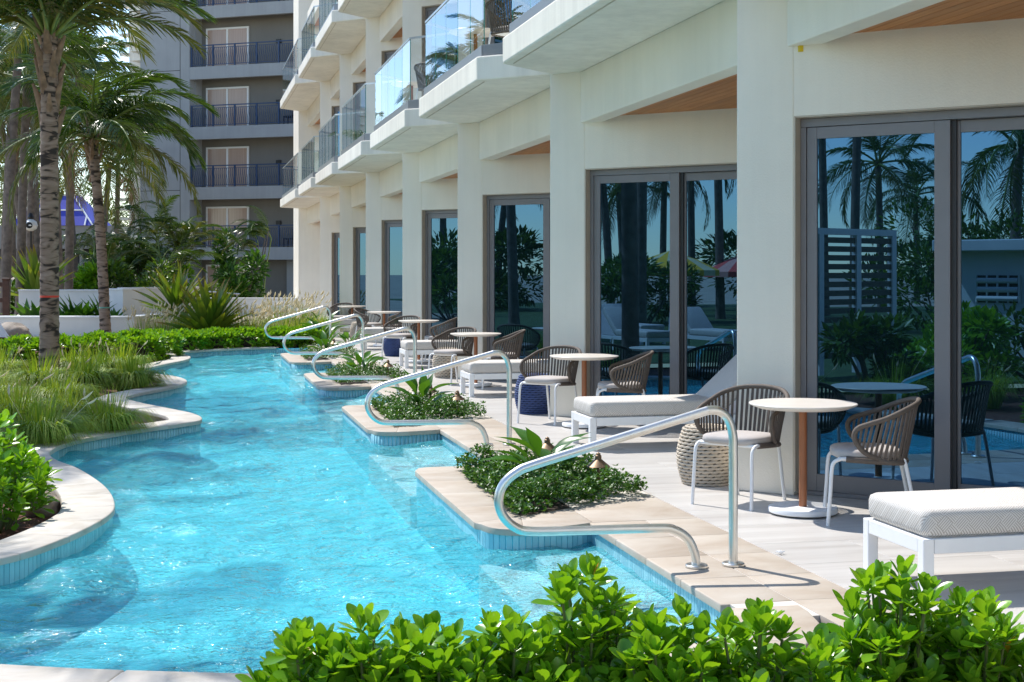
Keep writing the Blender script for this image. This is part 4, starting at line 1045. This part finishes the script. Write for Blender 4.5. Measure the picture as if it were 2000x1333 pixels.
# ------------------------------------------------------------------ palms
def frond_mesh(L, droop, nl, leafL, seed, mat, hang=.8, curve=1.3):
    rg = random.Random(seed); K_ = 14; pts = [Vector((0,0,0))]; tg = []
    for i in range(K_):
        t_ = (i+.5)/K_; a = .10-droop*t_**curve; d = Vector((math.cos(a), 0, math.sin(a))); tg.append(d); pts.append(pts[-1]+d*L/K_)
    def pos(t_):
        x = min(t_*K_, K_-1e-6); i = int(x); return pts[i].lerp(pts[i+1], x-i), tg[i]
    v, f_ = [], []
    for i in range(nl):
        t_ = .16+.84*(i/(nl-1)); p_, T = pos(min(t_,.999)); up = Vector((-T.z,0,T.x))
        ln = leafL*max(.22, math.sin(math.pi*(.16+.74*t_))**.7)
        for s_ in (-1, 1):
            be = R_(68-40*t_+rg.uniform(-7,7)); l_ = ln*rg.uniform(.8,1.1)
            d = (T*math.cos(be)+Vector((0,s_,0))*math.sin(be)+up*rg.uniform(.0,.3)).normalized()
            g_ = Vector((0,0,-1)); hg = hang*rg.uniform(.7,1.25)
            p1 = p_+d*l_*.38+g_*l_*.04*hg; d2 = (d+g_*.75*hg).normalized(); p2 = p1+d2*l_*.34; d3 = (d*.6+g_*1.2*hg).normalized(); p3 = p2+d3*l_*.30
            w_ = .0135*L/2.6*rg.uniform(.8,1.2)+.003; wd = T.cross(d).cross(d).normalized() if T.cross(d).length > 1e-3 else up
            wd = (T*.8+up*.35*s_).normalized()
            b0 = len(v)
            v += [p_-wd*w_*.6, p_+wd*w_*.6, p1-wd*w_, p1+wd*w_, p2-wd*w_*.8, p2+wd*w_*.8, p3-wd*w_*.12, p3+wd*w_*.12]
            f_ += [(b0,b0+1,b0+3,b0+2),(b0+2,b0+3,b0+5,b0+4),(b0+4,b0+5,b0+7,b0+6)]
    me = fastmesh('frond', np.array([tuple(q) for q in v]), np.array(f_), mat)
    bm = bmesh.new(); bm.from_mesh(me)
    mb = MB(); mb.tube(pts, [.034*L/2.6*(1-.9*i/K_)+.003 for i in range(K_+1)], 5, True)
    o0 = [bm.verts.new(q) for q in mb.v]
    for q in mb.f:
        try: ff = bm.faces.new([o0[i] for i in q]); ff.material_index = 1; ff.smooth = True
        except ValueError: pass
    bm.to_mesh(me); bm.free(); me.materials.append(M['petiole']); return me
FR = [frond_mesh(2.6, 1.35+.22*k, 66, .66, k, M['frond'], .9+.16*k) for k in range(5)]
FY = [frond_mesh(2.6, 1.7, 48, .60, 20, M['frond2'], 1.), frond_mesh(2.6, 1.45, 50, .6, 21, M['frond2'], .9)]
FD = [frond_mesh(2.2, 1.9, 40, .5, 30, M['deadfrond'], 1.2)]
def palm(label, base, top, r0, r1, n, scale, seed, name='palm_tree', group=None, bark='trunk', rings=True, boots=8, bias=(0,0), elmin=-40, dead=1, tape=None, bootspan=None):
    rg = random.Random(seed); t = thing(name, label, 'palm tree', base, 0, group)
    B = Vector((0,0,-.16)); T = Vector(top)-Vector(base); mid = (B+T)*.5+Vector((T.x*-.12, T.y*-.12, 0))
    pts = crom([tuple(B), tuple(mid), tuple(T)], max(4, int(T.length/(.055 if rings else .4))//2)); N_ = len(pts); rad = []
    for i in range(N_):
        f_ = i/(N_-1); r_ = r0+(r1-r0)*f_+ (r0*.25*math.exp(-f_*22))
        if rings: r_ *= 1+.035*(((i % 3)-1))+rg.uniform(-.012,.012)
        rad.append(r_)
    MB().tube(pts, rad, 18 if rings else 10).build('trunk', M[bark], t, True, 80, recalc=False)
    for k in range(boots):
        az = k*2.4; p_ = T+Vector((math.cos(az)*r1*.55, math.sin(az)*r1*.55, (-bootspan+(bootspan+.1)*k/boots) if bootspan else (-.75+.9*k/boots)*scale))
        d = Vector((math.cos(az)*.38, math.sin(az)*.38, 1.)).normalized()
        MB().tube([p_-d*.26*scale, p_+d*.05*scale, p_+d*.48*scale], [r1*.45, r1*.64, r1*.16], 7).build('leaf_base', M['boot'], t, True, 60, recalc=False)
    for k in range(n):
        az = k*2.39996+rg.uniform(-.3,.3); f_ = k/(n-1); e = 82-(82-elmin)*f_**1.05+rg.uniform(-8,8)
        d = Vector((math.cos(az)*math.cos(R_(e))+bias[0], math.sin(az)*math.cos(R_(e))+bias[1], math.sin(R_(e))))
        me = FR[rg.randrange(5)] if f_ < .70 else FY[k % 2]
        if dead and k >= n-dead: me = FD[0]
        s_ = scale*rg.uniform(.85,1.12)*(.75 if f_ < .12 else 1)
        obj('frond', me, t, mtx=frame(T+Vector((math.cos(az)*r1*.5, math.sin(az)*r1*.5, -.1*scale*f_)), d, rg.uniform(-.4,.4), s_, s_, s_))
    if tape:
        z, mt, h_ = tape; i = min(range(N_), key=lambda q: abs(pts[q].z-z)); p_ = pts[i]; r_ = rad[i]*1.04
        MB().lathe([(r_*.9,0),(r_,0),(r_,h_),(r_*.9,h_)], 18, tuple(p_)).build('tape_ring', M[mt], t, True)
    return t
M['redtape'] = simple('red orange tape', (.75,.06,.03), .5); M['tealtape'] = simple('teal tape', (.12,.40,.33), .5)
palm('tall palm with ringed trunk and red tape at the left', (-2.03,23.1,0), (-2.05,23.3,5.35), .150,.128, 32, 1.02, 11, boots=20, elmin=28, dead=0, bias=(.05,0), bootspan=1.6, tape=(1.20,'redtape',.03))
c0_ = at(207,35.4); c1_ = at(180,35.6)
palm('slim leaning palm with teal tape right of the tall palm', (c0_.x,c0_.y,0), (c1_.x,c1_.y,5.05), .135,.115, 34, 1.22, 12, boots=10, elmin=-18, dead=1, bias=(.18,0), tape=(.68,'tealtape',.03))
BG = [(8,42,8.6,.4,'background palm trunk at the far left edge'),(38,44,7.6,.2,'background palm second from the left edge'),(66,56,8.8,-1.6,'thin leaning background palm behind the lamp post'),(118,50,8.6,-.4,'background palm close behind the tall palm trunk'),
      (133,47,8.2,.15,'background palm between the two ringed trunks'),(152,60,9.2,-.9,'leaning background palm before the blue roof'),(92,64,9.2,.5,'tall background palm behind the ringed trunk'),(20,62,8.6,.3,'distant palm near the left edge'),(196,66,6.6,.4,'distant palm behind the slim palm'),(55,50,9.8,.3,'high-crowned background palm above the lamp post'),
      (5,52,9.6,.4,'high palm crown filling the upper left corner'),(75,58,9.2,-.3,'palm crown showing left of the ringed trunk'),(225,74,8.4,.2,'far palm beside the white tower fins'),(30,70,7.0,-.4,'low distant palm at the left')]
for k, (px, d, h, ln, lab) in enumerate(BG):
    b_ = at(px, d); palm(lab, (b_.x,b_.y,0), (b_.x+ln,b_.y+.3,h), .15,.12, 17, 1.15+.15*(k % 3), 40+k, 'background_palm', 'palms in the background', 'fartrunk', False, 0, elmin=-32, dead=1)
# palms on the garden side outside the frame: they shade the pool and stand in the door reflections
SIDE = [(-4.4,12.0,7.6,'palm left of the near pool lobe'),(-3.9,19.2,8.0,'palm left of the middle of the pool'),(-6.5,16.2,7.4,'palm beside the garden path')]
def mirr(px, K_, d):     # ground point met by the reflection in the saw-tooth door planes x + y = K_
    p_ = at(px, d); return (K_-p_.y, K_-p_.x)
for k, (px, K_, d, h, lab) in enumerate(((1610,14.1,52,9.5,'leaning palm left in the nearest door'),(1665,14.1,46,8.8,'thick palm near the louvre screen'),(1720,14.1,60,6.2,'bushy palm behind the louvre screen'),(1790,14.1,74,5.6,'distant palm right of the louvre screen'),(1975,14.1,40,5.2,'palm behind the utility house'),
        (1190,19.6,52,7.0,'palm left in the second door'),(1245,19.6,38,8.5,'straight palm in the second door'),(1290,19.6,60,6.4,'palm behind the yellow parasol'),(1345,19.6,56,8.0,'palm right of the yellow parasol'),(1400,19.6,48,7.6,'leaning palm at the edge of the second door'),(1215,19.6,66,5.4,'low distant palm in the second door'),(1000,25.2,42,8.0,'thick palm in the third door'),(965,25.2,60,6.5,'distant palm in the third door'),(860,30.7,60,6.5,'distant palm in the fourth door'))):
    q = mirr(px, K_, d); SIDE.append((q[0], q[1], h, lab))
for k, (x, y, h, lab) in enumerate(SIDE):
    rg = random.Random(k); palm(lab+', seen in the door glass', (x,y,0), (x+rg.uniform(-.7,.7),y+rg.uniform(-.5,.5),h), .16,.13, 15 if k < 2 else 18, 1.1 if k < 2 else 1.35, 80+k, 'garden_palm', 'palms reflected in the doors', 'fartrunk', False, 0, elmin=-45, dead=1)

# ------------------------------------------------------------------ garden walls, rocks, lamp, pavilion
def wall_between(name, label, pts, th, z0, z1, mat='whitewall', cat='wall', cap=True):
    t = thing(name, label, cat, (0,0,0))
    A, B = Vector(pts[0][:2]), Vector(pts[1][:2]); d = (B-A).normalized(); nrm = Vector((-d.y, d.x)); L = (B-A).length
    MB().obox(A, d, nrm, 0, L, 0, th, z0, z1-.06 if cap else z1).build('wall_body', M[mat], t, bevel=.01)
    if cap: MB().obox(A, d, nrm, -.015, L+.015, -.02, th+.02, z1-.06, z1).build('wall_cap', M[mat], t, bevel=.008)
    return t
wall_between('garden_wall', 'long low white wall behind the hedge at the left', (at(-160,36.2), at(262,36.2)), .45, -.05, .46)
wall_between('garden_wall', 'short slanting end of the low white wall', (at(262,36.25), at(330,39.6)), .35, -.05, .45)
wall_between('planter_wall', 'shaded white planter wall behind strappy plants', (at(36,42), at(205,42)), .25, -.05, 1.06)
wall_between('planter_wall', 'sunlit white pier between the planter wall and the grey wall', (at(208,41.4), at(240,41.0)), .6, -.05, 1.10)
wall_between('planter_wall', 'pale grey garden wall right of the white pier', (at(241,43.4), at(392,46)), .25, -.05, 1.10)
wall_between('garden_wall', 'low pale wall before the grey tower', (at(380,52), at(585,52)), .25, -.05, .62)
def boulder(label, c, r, seed, sq=.7):
    bm = bmesh.new(); bmesh.ops.create_icosphere(bm, subdivisions=4, radius=1)
    rg = random.Random(seed); off = Vector((rg.random()*9, rg.random()*9, 0))
    from mathutils import noise as mn
    for v_ in bm.verts:
        k = 1+.35*mn.noise(v_.co*1.1+off)+.10*mn.noise(v_.co*3.7+off); v_.co = Vector((v_.co.x*r[0], v_.co.y*r[1], v_.co.z*r[2]))*k
    me = bpy.data.meshes.new('boulder'); bm.to_mesh(me); bm.free(); me.materials.append(M['rock'])
    me.polygons.foreach_set('use_smooth', [True]*len(me.polygons))
    return tag(obj('boulder', me, None, c), label, 'boulder')
c = at(28,33.5); boulder('big tan boulder before the low white wall at the left', (c.x,c.y,.02), (.45,.4,.38), 4)
c = at(-5,31); boulder('flat tan boulder at the left edge before the big boulder', (c.x,c.y,-.02), (.45,.4,.22), 5)
c = at(268,34.5); boulder('flat pink-tan boulder at the end of the hedge', (c.x,c.y,.0), (.42,.35,.22), 6)
boulder('small grey-tan boulder in the mulch beside the left shrub', (-1.02,10.95,-.09), (.14,.18,.13), 8)
c = at(85,58); boulder('large far boulder behind the planter wall', (c.x,c.y,.6), (1.6,1.0,.9), 9)
# white cloth box at the left edge
c = at(3,30); t = thing('folded_cover', 'pale folded fabric cover at the left edge', 'cover', (c.x,c.y,0), .4)
mb = MB(); mb.add([(-.3,-.2,.25),(.12,-.2,.22),(.12,.2,.22),(-.3,.2,.25),(-.05,0,.55)], [(0,1,2,3),(0,1,4),(1,2,4),(2,3,4),(3,0,4)]); mb.build('fabric', M['white'], t)
MB().box(-.22,.05,-.12,.12,-.04,.24).build('base', M['brownwood'], t)
# timber rail
c = at(12,39); t = thing('timber_rail', 'dark brown timber rail with square post at the left edge', 'railing', (c.x,c.y,0))
MB().box(-.09,.09,-.09,.09,-.05,1.36).build('post', M['brownwood'], t, bevel=.01); MB().box(-.11,.11,-.11,.11,1.36,1.42).build('post_cap', M['brownwood'], t, bevel=.02)
for z in (.30,.75,1.18): MB().box(-3,-.09,-.03,.03,z,z+.12).build('rail', M['brownwood'], t)
# thin handrail by the grey wall
a_, b_ = at(330,49), at(470,49); t = thing('ramp_handrail', 'thin pale metal handrail above the spiky plants', 'handrail', (0,0,0))
MB().tube([(a_.x,a_.y,1.0),(b_.x,b_.y,.80)], .025, 8).build('rail', M['railcap'], t, True)
for f_ in (.05,.5,.95):
    p_ = a_.lerp(b_, f_); MB().tube([(p_.x,p_.y,0),(p_.x,p_.y,.98-.2*f_)], .02, 6).build('post', M['railcap'], t, True)
# strappy plants before the planter wall
for k, px in enumerate((55,72,128,146,165,186,222)):
    c = at(px, 39.6); t = thing('strappy_plant', 'dark strappy plant before the shaded planter wall, '+ord_(k)+' from the left', 'plant', (c.x,c.y,.15), 0, 'strappy plants before the planter wall')
    rg = random.Random(k)
    for q in range(20):
        az = q*2.4; e = R_(rg.uniform(25,82)); L = rg.uniform(.45,.85) if k != 6 else .5
        obj('leaf', lily_me[q % 3], t, mtx=frame((.08*math.cos(az),.08*math.sin(az),0), (math.cos(az)*math.cos(e), math.sin(az)*math.cos(e), math.sin(e)), rg.uniform(-.6,.6), L, L*.7, L))
# lamp post
c = at(60,50); t = thing('lamp_post', 'black garden lamp post with round white shade', 'street lamp', (c.x,c.y,0))
MB().tube([(0,0,-.05),(0,0,3.0)], .06, 10).build('post', M['black'], t, True)
MB().lathe([(0,3.0),(.06,3.0),(.20,3.08),(.24,3.2),(.20,3.33),(.08,3.42),(0,3.42)], 20).build('globe', M['globe'], t, True)
MB().lathe([(0,3.42),(.09,3.42),(.11,3.5),(.06,3.62),(0,3.66)], 14).build('finial', M['black'], t, True)
o = MB().lathe([(.07,-.02),(.11,-.02),(.11,.02),(.07,.02)], 16).build('lens', M['dark'], t, True, loc=(-.03,-.21,3.2)); o.rotation_euler = (R_(90),0,0)
# blue pavilion
c = at(98,95); t = thing('blue_pavilion', 'grey pavilion with royal blue hipped canopy roof and white seams', 'building', (c.x,c.y,0), -YAW)
hw = 2.85
MB().add; mb = MB(); mb.add([(-hw,0,4.6),(hw,0,4.6),(1.05,1.6,6.7),(-.95,1.6,6.7),(-hw,5,4.6),(hw,5,4.6),(1.05,3.4,6.7),(-.95,3.4,6.7)], [(0,1,2,3),(1,5,6,2),(5,4,7,6),(4,0,3,7),(3,2,6,7),(0,4,5,1)]); rf = mb.build('roof', M['bluetent'], t)
for q in (((-hw,-.03,4.6),(-.95,1.57,6.72)),((hw,-.03,4.6),(1.05,1.57,6.72)),((-.95,.02,4.6),(-.95,1.56,6.7)),((1.05,.02,4.6),(1.05,1.56,6.7)),((-1.98,.76,5.66),(2.0,.76,5.66)),((-.95,1.58,6.71),(1.05,1.58,6.71)),((2.3,-.01,4.62),(2.3,.5,5.30)),((-1.6,-.01,4.62),(-1.6,.73,5.62))):
    MB().tube([q[0], q[1]], .055, 6).build('seam', M['white'], rf)
MB().box(-4.5,hw+1.5,.1,5,3.05,4.59).build('fascia_wall', M['greywall'], t); MB().box(-4.5,hw+1.5,.9,5,-.1,3.04).build('undercroft', M['dark'], t)
for x in (-4,-2,0,2,4): MB().box(x-.1,x+.1,.2,.4,0,3.05).build('column', M['greywall'], t)

# ------------------------------------------------------------------ shrubs and clumps in the background
bushleaf = leaf_template([.2,1.,.8,.05], 1., .38, .15, -.1)
def bush(label, c, r, n, seed, mat='bush', leaf=.14, group='background shrubs', trunk=True, name='garden_shrub'):
    rg = random.Random(seed); t = thing(name, label, 'shrub', c, 0, group); ms = []
    clumps = [(Vector((rg.uniform(-.75,.75)*r[0], rg.uniform(-.75,.75)*r[1], r[2]*rg.uniform(.35,1.75))), rg.uniform(.28,.5)) for _ in range(9)]
    for i in range(n):
        cc, cr = clumps[i % 9]; d = Vector((rg.gauss(0,1), rg.gauss(0,1), rg.gauss(0,1))).normalized()
        p_ = cc+Vector((d.x*r[0]*cr, d.y*r[1]*cr, d.z*r[2]*cr))*rg.uniform(.6,1.05)
        if p_.z < .03: continue
        dd = (d+Vector((rg.uniform(-.6,.6), rg.uniform(-.6,.6), rg.uniform(-.2,.7))))
        l_ = leaf*rg.uniform(.7,1.3); ms.append(frame(p_, dd, rg.uniform(-.8,.8), l_, l_, l_))
    foliage_obj('crown', bushleaf, ms, M[mat], t)
    st = MB()
    for q, cr in clumps: st.tube([(q.x*.2,q.y*.2,-.05), (q.x*.6,q.y*.6,q.z*.5), tuple(q)], [.035,.025,.012], 5)
    st.build('trunk', M['fartrunk'], t, True, recalc=False)
    return t
for k, (px, d, rx, rz, lab, mt, lf) in enumerate(((15,54,1.4,.55,'dark shrub at the left edge behind the planter wall','bush',.22),(70,57,1.3,.5,'shrub below the lamp post','naupaka_i',.2),(118,53,1.0,.62,'bright shrub between the palm trunks','naupaka_i',.22),(150,56,1.2,.75,'shrub between the ringed trunks behind the planter wall','bush',.2),(186,54,.7,.9,'yellow-green shrub left of the slim palm trunk','naupaka_i',.28),
        (235,58,1.3,1.4,'large dark shrub behind the slim palm','bush',.24),(268,54,1.3,1.1,'dark shrub below the feathery palm clump','bush',.22),(335,57,.8,1.0,'loose bright shrub left of the spiky plant','naupaka_i',.22),(470,58,.9,1.25,'glossy round-leaved shrub before the grey tower','cover',.26),(235,70,1.5,1.6,'shrub in front of the tower base','bush',.25),(45,66,2.4,1.0,'low shrub mass beneath the pavilion','bush',.3),(120,70,2.4,1.1,'low shrub mass right of the pavilion columns','bush',.3),(440,63,.5,1.9,'narrow upright shrub before the tower','cover',.24))):
    c = at(px, d); bush(lab, (c.x,c.y,0), (rx,rx*.8,rz), 1500, 900+k, mt, lf)
def feather_clump(label, c, h, n, seed, spread=1., fm=None, sc=1., az0=None):
    rg = random.Random(seed); t = thing('feather_palm', label, 'palm', c, 0, 'feathery palm clumps')
    for k in range(n):
        az = rg.random()*6.28; b_ = Vector((rg.uniform(-.5,.5)*spread, rg.uniform(-.5,.5)*spread, -.05)); hh = h*rg.uniform(.35,1.)
        T = b_+Vector((math.cos(az)*.5*spread, math.sin(az)*.4*spread, hh)); MB().tube(crom([tuple(b_), tuple((b_+T)*.5+Vector((math.cos(az)*-.08,0,0))), tuple(T)], 3), [.035,.033,.03,.03,.028,.026,.022], 6).build('cane', M['petiole'] if k % 2 else M['fartrunk'], t, True, recalc=False)
        for q in range(4):
            a2 = az+q*1.6+rg.uniform(-.4,.4) if az0 is None else az0+rg.uniform(-.6,.6); e = R_(rg.uniform(20,75))
            s_ = sc*rg.uniform(.55,.9); me = (FR+FY)[rg.randrange(7)]
            if fm: me = fm[rg.randrange(len(fm))]
            obj('frond', me, t, mtx=frame(T, (math.cos(a2)*math.cos(e), math.sin(a2)*math.cos(e), math.sin(e)), rg.uniform(-.6,.6), s_, s_, s_))
    return t
c = at(285,57); feather_clump('big feathery palm clump left of the grey tower', (c.x,c.y,0), 3.4, 18, 1, 2.2, FR+FY)
c = at(235,62); feather_clump('feathery palm clump behind the slim palm trunk', (c.x,c.y,0), 3.2, 10, 2, 1.8)
c = at(502,60); feather_clump('slender palm clump bending left before the tower balconies', (c.x,c.y,0), 3.7, 6, 3, .7, FY+FD+FR, .8, math.pi)
for k, (px, d, h, lab) in enumerate(((205,150,8.5,'broad distant tree behind the slim palm'),(235,160,8.2,'distant tree beside the tower'),(60,150,8.0,'distant tree left of the blue roof'),(-20,120,8.5,'distant tree beyond the left edge'),(15,112,11.5,'tall distant tree at the left edge'),(125,135,11.,'distant tree behind the blue roof'))):
    c = at(px, d); rg = random.Random(k); t = thing('distant_tree', lab, 'tree', (c.x,c.y,0), 0, 'distant trees')
    MB().tube([(0,0,-.1),(.2,0,h*.5),(0,0,h*.8)], [.35,.28,.15], 8).build('trunk', M['fartrunk'], t, True, recalc=False); ms = []
    for q in range(24):
        cc = Vector((rg.gauss(0,1.9), rg.gauss(0,1.6), h*rg.uniform(.62,1.0)))
        for j in range(90): d_ = Vector((rg.gauss(0,1),rg.gauss(0,1),rg.gauss(0,.6))); ms.append(frame(cc+d_*.55, d_+Vector((0,0,.3)), rg.random(), .32,.32,.32))
    foliage_obj('crown', bushleaf, ms, M['tree'], t)

# ------------------------------------------------------------------ grey tower
c = at(370,71); tw = thing('grey_tower', 'grey apartment tower with recessed balconies and navy blue railings', 'building', (c.x,c.y,0), R_(-32))
def tb(name, mat, *b_, parent=tw, bev=0): 
    mb = MB()
    for q in b_: mb.box(*q)
    return mb.build(name, M[mat], parent, bevel=bev)
tb('front_wall', 'gstucco', (-2.85,0,0,.5,-1,21), (-2.85,-2.35,.5,7,-1,21))
for k in range(7):   # shadow joints in the render
    tb('joint', 'darkframe', (-2.84,-.55,-.004,.002,2.6+3.0*k,2.63+3.0*k))
tb('joint', 'darkframe', (-.55,-.52,-.004,.002,-1,21))
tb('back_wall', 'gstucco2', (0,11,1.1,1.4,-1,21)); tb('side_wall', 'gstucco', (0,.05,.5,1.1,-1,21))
# railing mesh shared by every balcony
def railing(L, z0, z1, post=1.2, pitch=.115):
    mb = MB(); mb.box(0,L,-.025,.025,z1-.05,z1); mb.box(0,L,-.015,.015,z1-.17,z1-.145); mb.box(0,L,-.015,.015,z0+.06,z0+.09)
    n = int(L/pitch)
    for k in range(n):
        x = pitch*(k+.5); q = [(x+.028*math.sin(i/6*2*math.pi), 0, z0+.08+(z1-.16-z0-.08)*i/6) for i in range(7)]
        mb.tube(q, .017, 4, False)
    return mb
rb = railing(9, .0, 1.07).mesh('balusters', M['bluerail'], recalc=False)
pm = MB().box(-.035,.035,-.035,.035,0,1.07).mesh('railing_post', M['bluerail'])
def slider(u0, u1, v, z, h, nm='sliding_window'):
    mb = MB(); w_ = .09
    mb.box(u0,u0+w_,v-.08,v,z,z+h); mb.box(u1-w_,u1,v-.08,v,z,z+h); mb.box(u0+w_,u1-w_,v-.08,v,z+h-w_,z+h); mb.box((u0+u1)/2-.05,(u0+u1)/2+.05,v-.08,v,z,z+h-w_)
    f_ = mb.build(nm, M['white'], tw)
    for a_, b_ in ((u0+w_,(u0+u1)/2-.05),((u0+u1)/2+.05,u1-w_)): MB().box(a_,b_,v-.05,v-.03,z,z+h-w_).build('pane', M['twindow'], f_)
for k in range(6):
    zb = 2.13+3.0*k
    s_ = tb('balcony_slab', 'gstucco', (0.0,11,.0,.22,zb,zb+.62), (0.0,11,.22,1.1,zb+.30,zb+.60), bev=.01)
    obj('balusters', rb, s_, loc=(.03,.11,zb+.64))
    for q in range(8): obj('railing_post', pm, s_, loc=(.06+1.22*q,.11,zb+.64))
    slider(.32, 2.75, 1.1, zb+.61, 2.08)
    tb('wall_lamp', 'black', (4.3,4.55,1.0,1.1,zb+1.75,zb+1.95))
    ch = MB(); ch.box(5.0,5.6,.4,.9,zb+1.0,zb+1.06); ch.box(5.52,5.6,.4,.9,zb+1.06,zb+1.5)
    for a_ in (5.02,5.55):
        for b_ in (.42,.85): ch.box(a_,a_+.04,b_,b_+.04,zb+.6,zb+1.0)
    if k % 2 == 0: ch.build('balcony_seat', M['dark'], tw)
# ground floor
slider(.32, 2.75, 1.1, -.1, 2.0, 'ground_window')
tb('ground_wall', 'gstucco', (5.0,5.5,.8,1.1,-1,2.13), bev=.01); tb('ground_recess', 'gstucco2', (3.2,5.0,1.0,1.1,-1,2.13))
dr = tb('service_door', 'white', (5.5,5.62,.95,1.1,-.6,1.75), (5.62,6.5,.95,1.1,1.63,1.75)); MB().box(5.62,6.4,1.0,1.05,-.6,1.63).build('door_leaf', M['browndoor'], dr); MB().box(5.95,6.2,.985,.999,1.12,1.2).build('sign', M['white'], dr); MB().box(6.0,6.15,.985,.999,1.0,1.07).build('sign', M['white'], dr)
MB().box(5.64,6.38,.985,.999,.27,.34).build('push_bar', M['reveal'], dr)
# side wing: white fins between windows
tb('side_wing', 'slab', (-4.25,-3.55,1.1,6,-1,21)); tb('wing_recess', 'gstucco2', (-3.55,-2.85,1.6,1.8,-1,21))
for k in range(7):
    zb = -.4+3.0*k
    for q in range(4): tb('sun_fin', 'slab', (-3.6,-2.87,.15,1.6,zb+.2+.47*q,zb+.30+.47*q))
    for q in range(6): tb('edge_fin', 'slab', (-4.75,-4.26,1.0,1.5,zb+.1+.5*q,zb+.24+.5*q))
    s_ = tb('wing_railing', 'bluerail', (-3.45,-2.9,.9,.93,zb+3.05,zb+3.1),(-3.45,-2.9,.9,.93,zb+2.05,zb+2.1),*[(-3.44+.06*j,-3.42+.06*j,.905,.925,zb+2.1,zb+3.05) for j in range(9)])
    tb('wing_window', 'dark', (-3.5,-2.9,1.55,1.59,zb+.2,zb+2.9))
tb('tower_roof', 'gstucco', (-4.7,11,0.,7,21,21.4))

# ------------------------------------------------------------------ what stands across the garden, mirrored in the door glass
gp = struct(MB().prism([(-45,-25),(-4.6,-2),(-4.6,17),(-45,26)], -.044, -.03).build('garden_lawn', M['lawn']))
hq = mirr(1925, 14.1, 27)
hs = thing('utility_house', 'small white utility house with breeze-block vent, mirrored in the nearest door', 'building', (hq[0],hq[1],0), R_(56))
MB().box(-3,.0,-2.6,.75,0,2.0).build('wall', M['whitewall'], hs); MB().box(-3.2,.35,-2.8,.95,2.0,2.22).build('roof', M['whitewall'], hs, bevel=.02)
vf = MB().box(.002,.02,-.62,.22,1.02,1.54).build('vent', M['dark'], hs)
for k in range(3): MB().tube([(.04,-.60,1.10+.17*k),(.04,.20,1.10+.17*k)], .055, 10).build('vent_block', M['whitewall'], vf, True)
for k in range(5): MB().box(.01,.07,-.62+.21*k-.012,-.62+.21*k+.012,1.02,1.54).build('vent_rib', M['whitewall'], vf)
sc_ = thing('louvre_screen', 'white-framed louvre privacy screen, mirrored in the nearest door', 'screen', (-6.6,4.1,0), R_(62))
for k in range(4): MB().box(-1.5+.98*k-.06,-1.5+.98*k+.06,-.05,.05,0,2.2).build('post', M['white'], sc_)
MB().box(-1.56,1.5,-.05,.05,2.2,2.3).build('top_rail', M['white'], sc_)
for k in range(3):
    for q in range(14): MB().box(-1.44+.98*k,-.58+.98*k,-.02,.02,.25+.14*q,.34+.14*q).build('slat', simple('dark timber slat', (.10,.075,.05), .6) if 'slatm' not in M else M['slatm'], sc_)
M['slatm'] = M['brownwood']
for k, (x, y, rz) in enumerate(((-7.2,9.2,2.9),(-7.4,10.7,2.9),(-7.6,12.2,2.9),(-10.5,9.8,2.9),(-10.6,11.6,2.9))):
    place(chaise0, (x,y,-.03), rz, 'white chaise longue across the garden, '+ord_(k)+' of those mirrored in the doors', 'chaises across the garden')
def parasol(label, x, y, ztop, R0, c1, c2):
    t = thing('parasol', label, 'parasol', (x,y,0), 0, 'parasols across the garden'); n = 16
    MB().tube([(0,0,-.04),(0,0,ztop)], .03, 8).build('pole', M['white'], t)
    ca, cb = simple('parasol cloth', c1, .8), simple('parasol stripe', c2, .8)
    for k in range(n):
        a, b_ = 2*math.pi*k/n, 2*math.pi*(k+1)/n; mb = MB()
        q = [(0,0,ztop),(R0*.55*math.cos(a),R0*.55*math.sin(a),ztop-.28),(R0*.55*math.cos(b_),R0*.55*math.sin(b_),ztop-.28),(R0*math.cos(a),R0*math.sin(a),ztop-.62),(R0*math.cos(b_),R0*math.sin(b_),ztop-.62),(R0*math.cos(a),R0*math.sin(a),ztop-.80),(R0*math.cos(b_),R0*math.sin(b_),ztop-.80)]
        mb.add(q, [(0,1,2),(1,3,4,2),(3,5,6,4)]); mb.build('gore', ca if k % 2 else cb, t, recalc=False)
parasol('yellow striped parasol, mirrored in the second door', -23.5,4.6,2.25,1.55,(.75,.45,.03),(.7,.6,.35))
parasol('red parasol left of the yellow one, mirrored in the second door', -27,8.5,2.2,1.5,(.6,.07,.06),(.65,.3,.25))
parasol('red parasol right of the yellow one, mirrored in the second door', -25.5,1.2,2.2,1.5,(.6,.07,.06),(.65,.3,.25))
for k, (x, y, rx, rz, mt, lf) in enumerate(((-3.2,5.2,.7,.5,'bush',.16),(-3.6,3.8,.8,.55,'naupaka_i',.16),(-4.2,2.0,.9,.6,'bush',.16),(-4.0,6.8,.8,.5,'bush',.16),(-11.,-3.6,.9,.6,'bush',.2),(-10.3,.2,.8,.5,'naupaka_i',.2),(-22,6,2.2,1.0,'bush',.2),(-21,-6,2.4,1.7,'bush',.2),(-34,12,4,1.6,'tree',.3),(-36,-4,4,1.6,'tree',.3),(-36,-16,4,1.8,'tree',.3),(-26,19,3,1.4,'tree',.3),(-16,22,2.6,1.2,'bush',.25))):
    bush('garden shrub mirrored in the door glass, '+['first','second','third','fourth','fifth','sixth','seventh','eighth','ninth','tenth','eleventh','twelfth','thirteenth'][k]+' across the pool', (x,y,0), (rx,rx*.8,rz), 1100 if rx < 2 else 3200, 950+k, mt, lf, 'shrubs across the garden')
for k, (x, y) in enumerate(((-2.3,5.4),(-2.7,6.6),(-2.2,4.2),(-2.75,8.2),(-2.9,10.6))): grass_clump('grass clump across the near pool end, '+ord_(k)+' of the mirrored ones', x, y, .55, .5, 420, 3, 800+k, 'mirrored grass clumps')
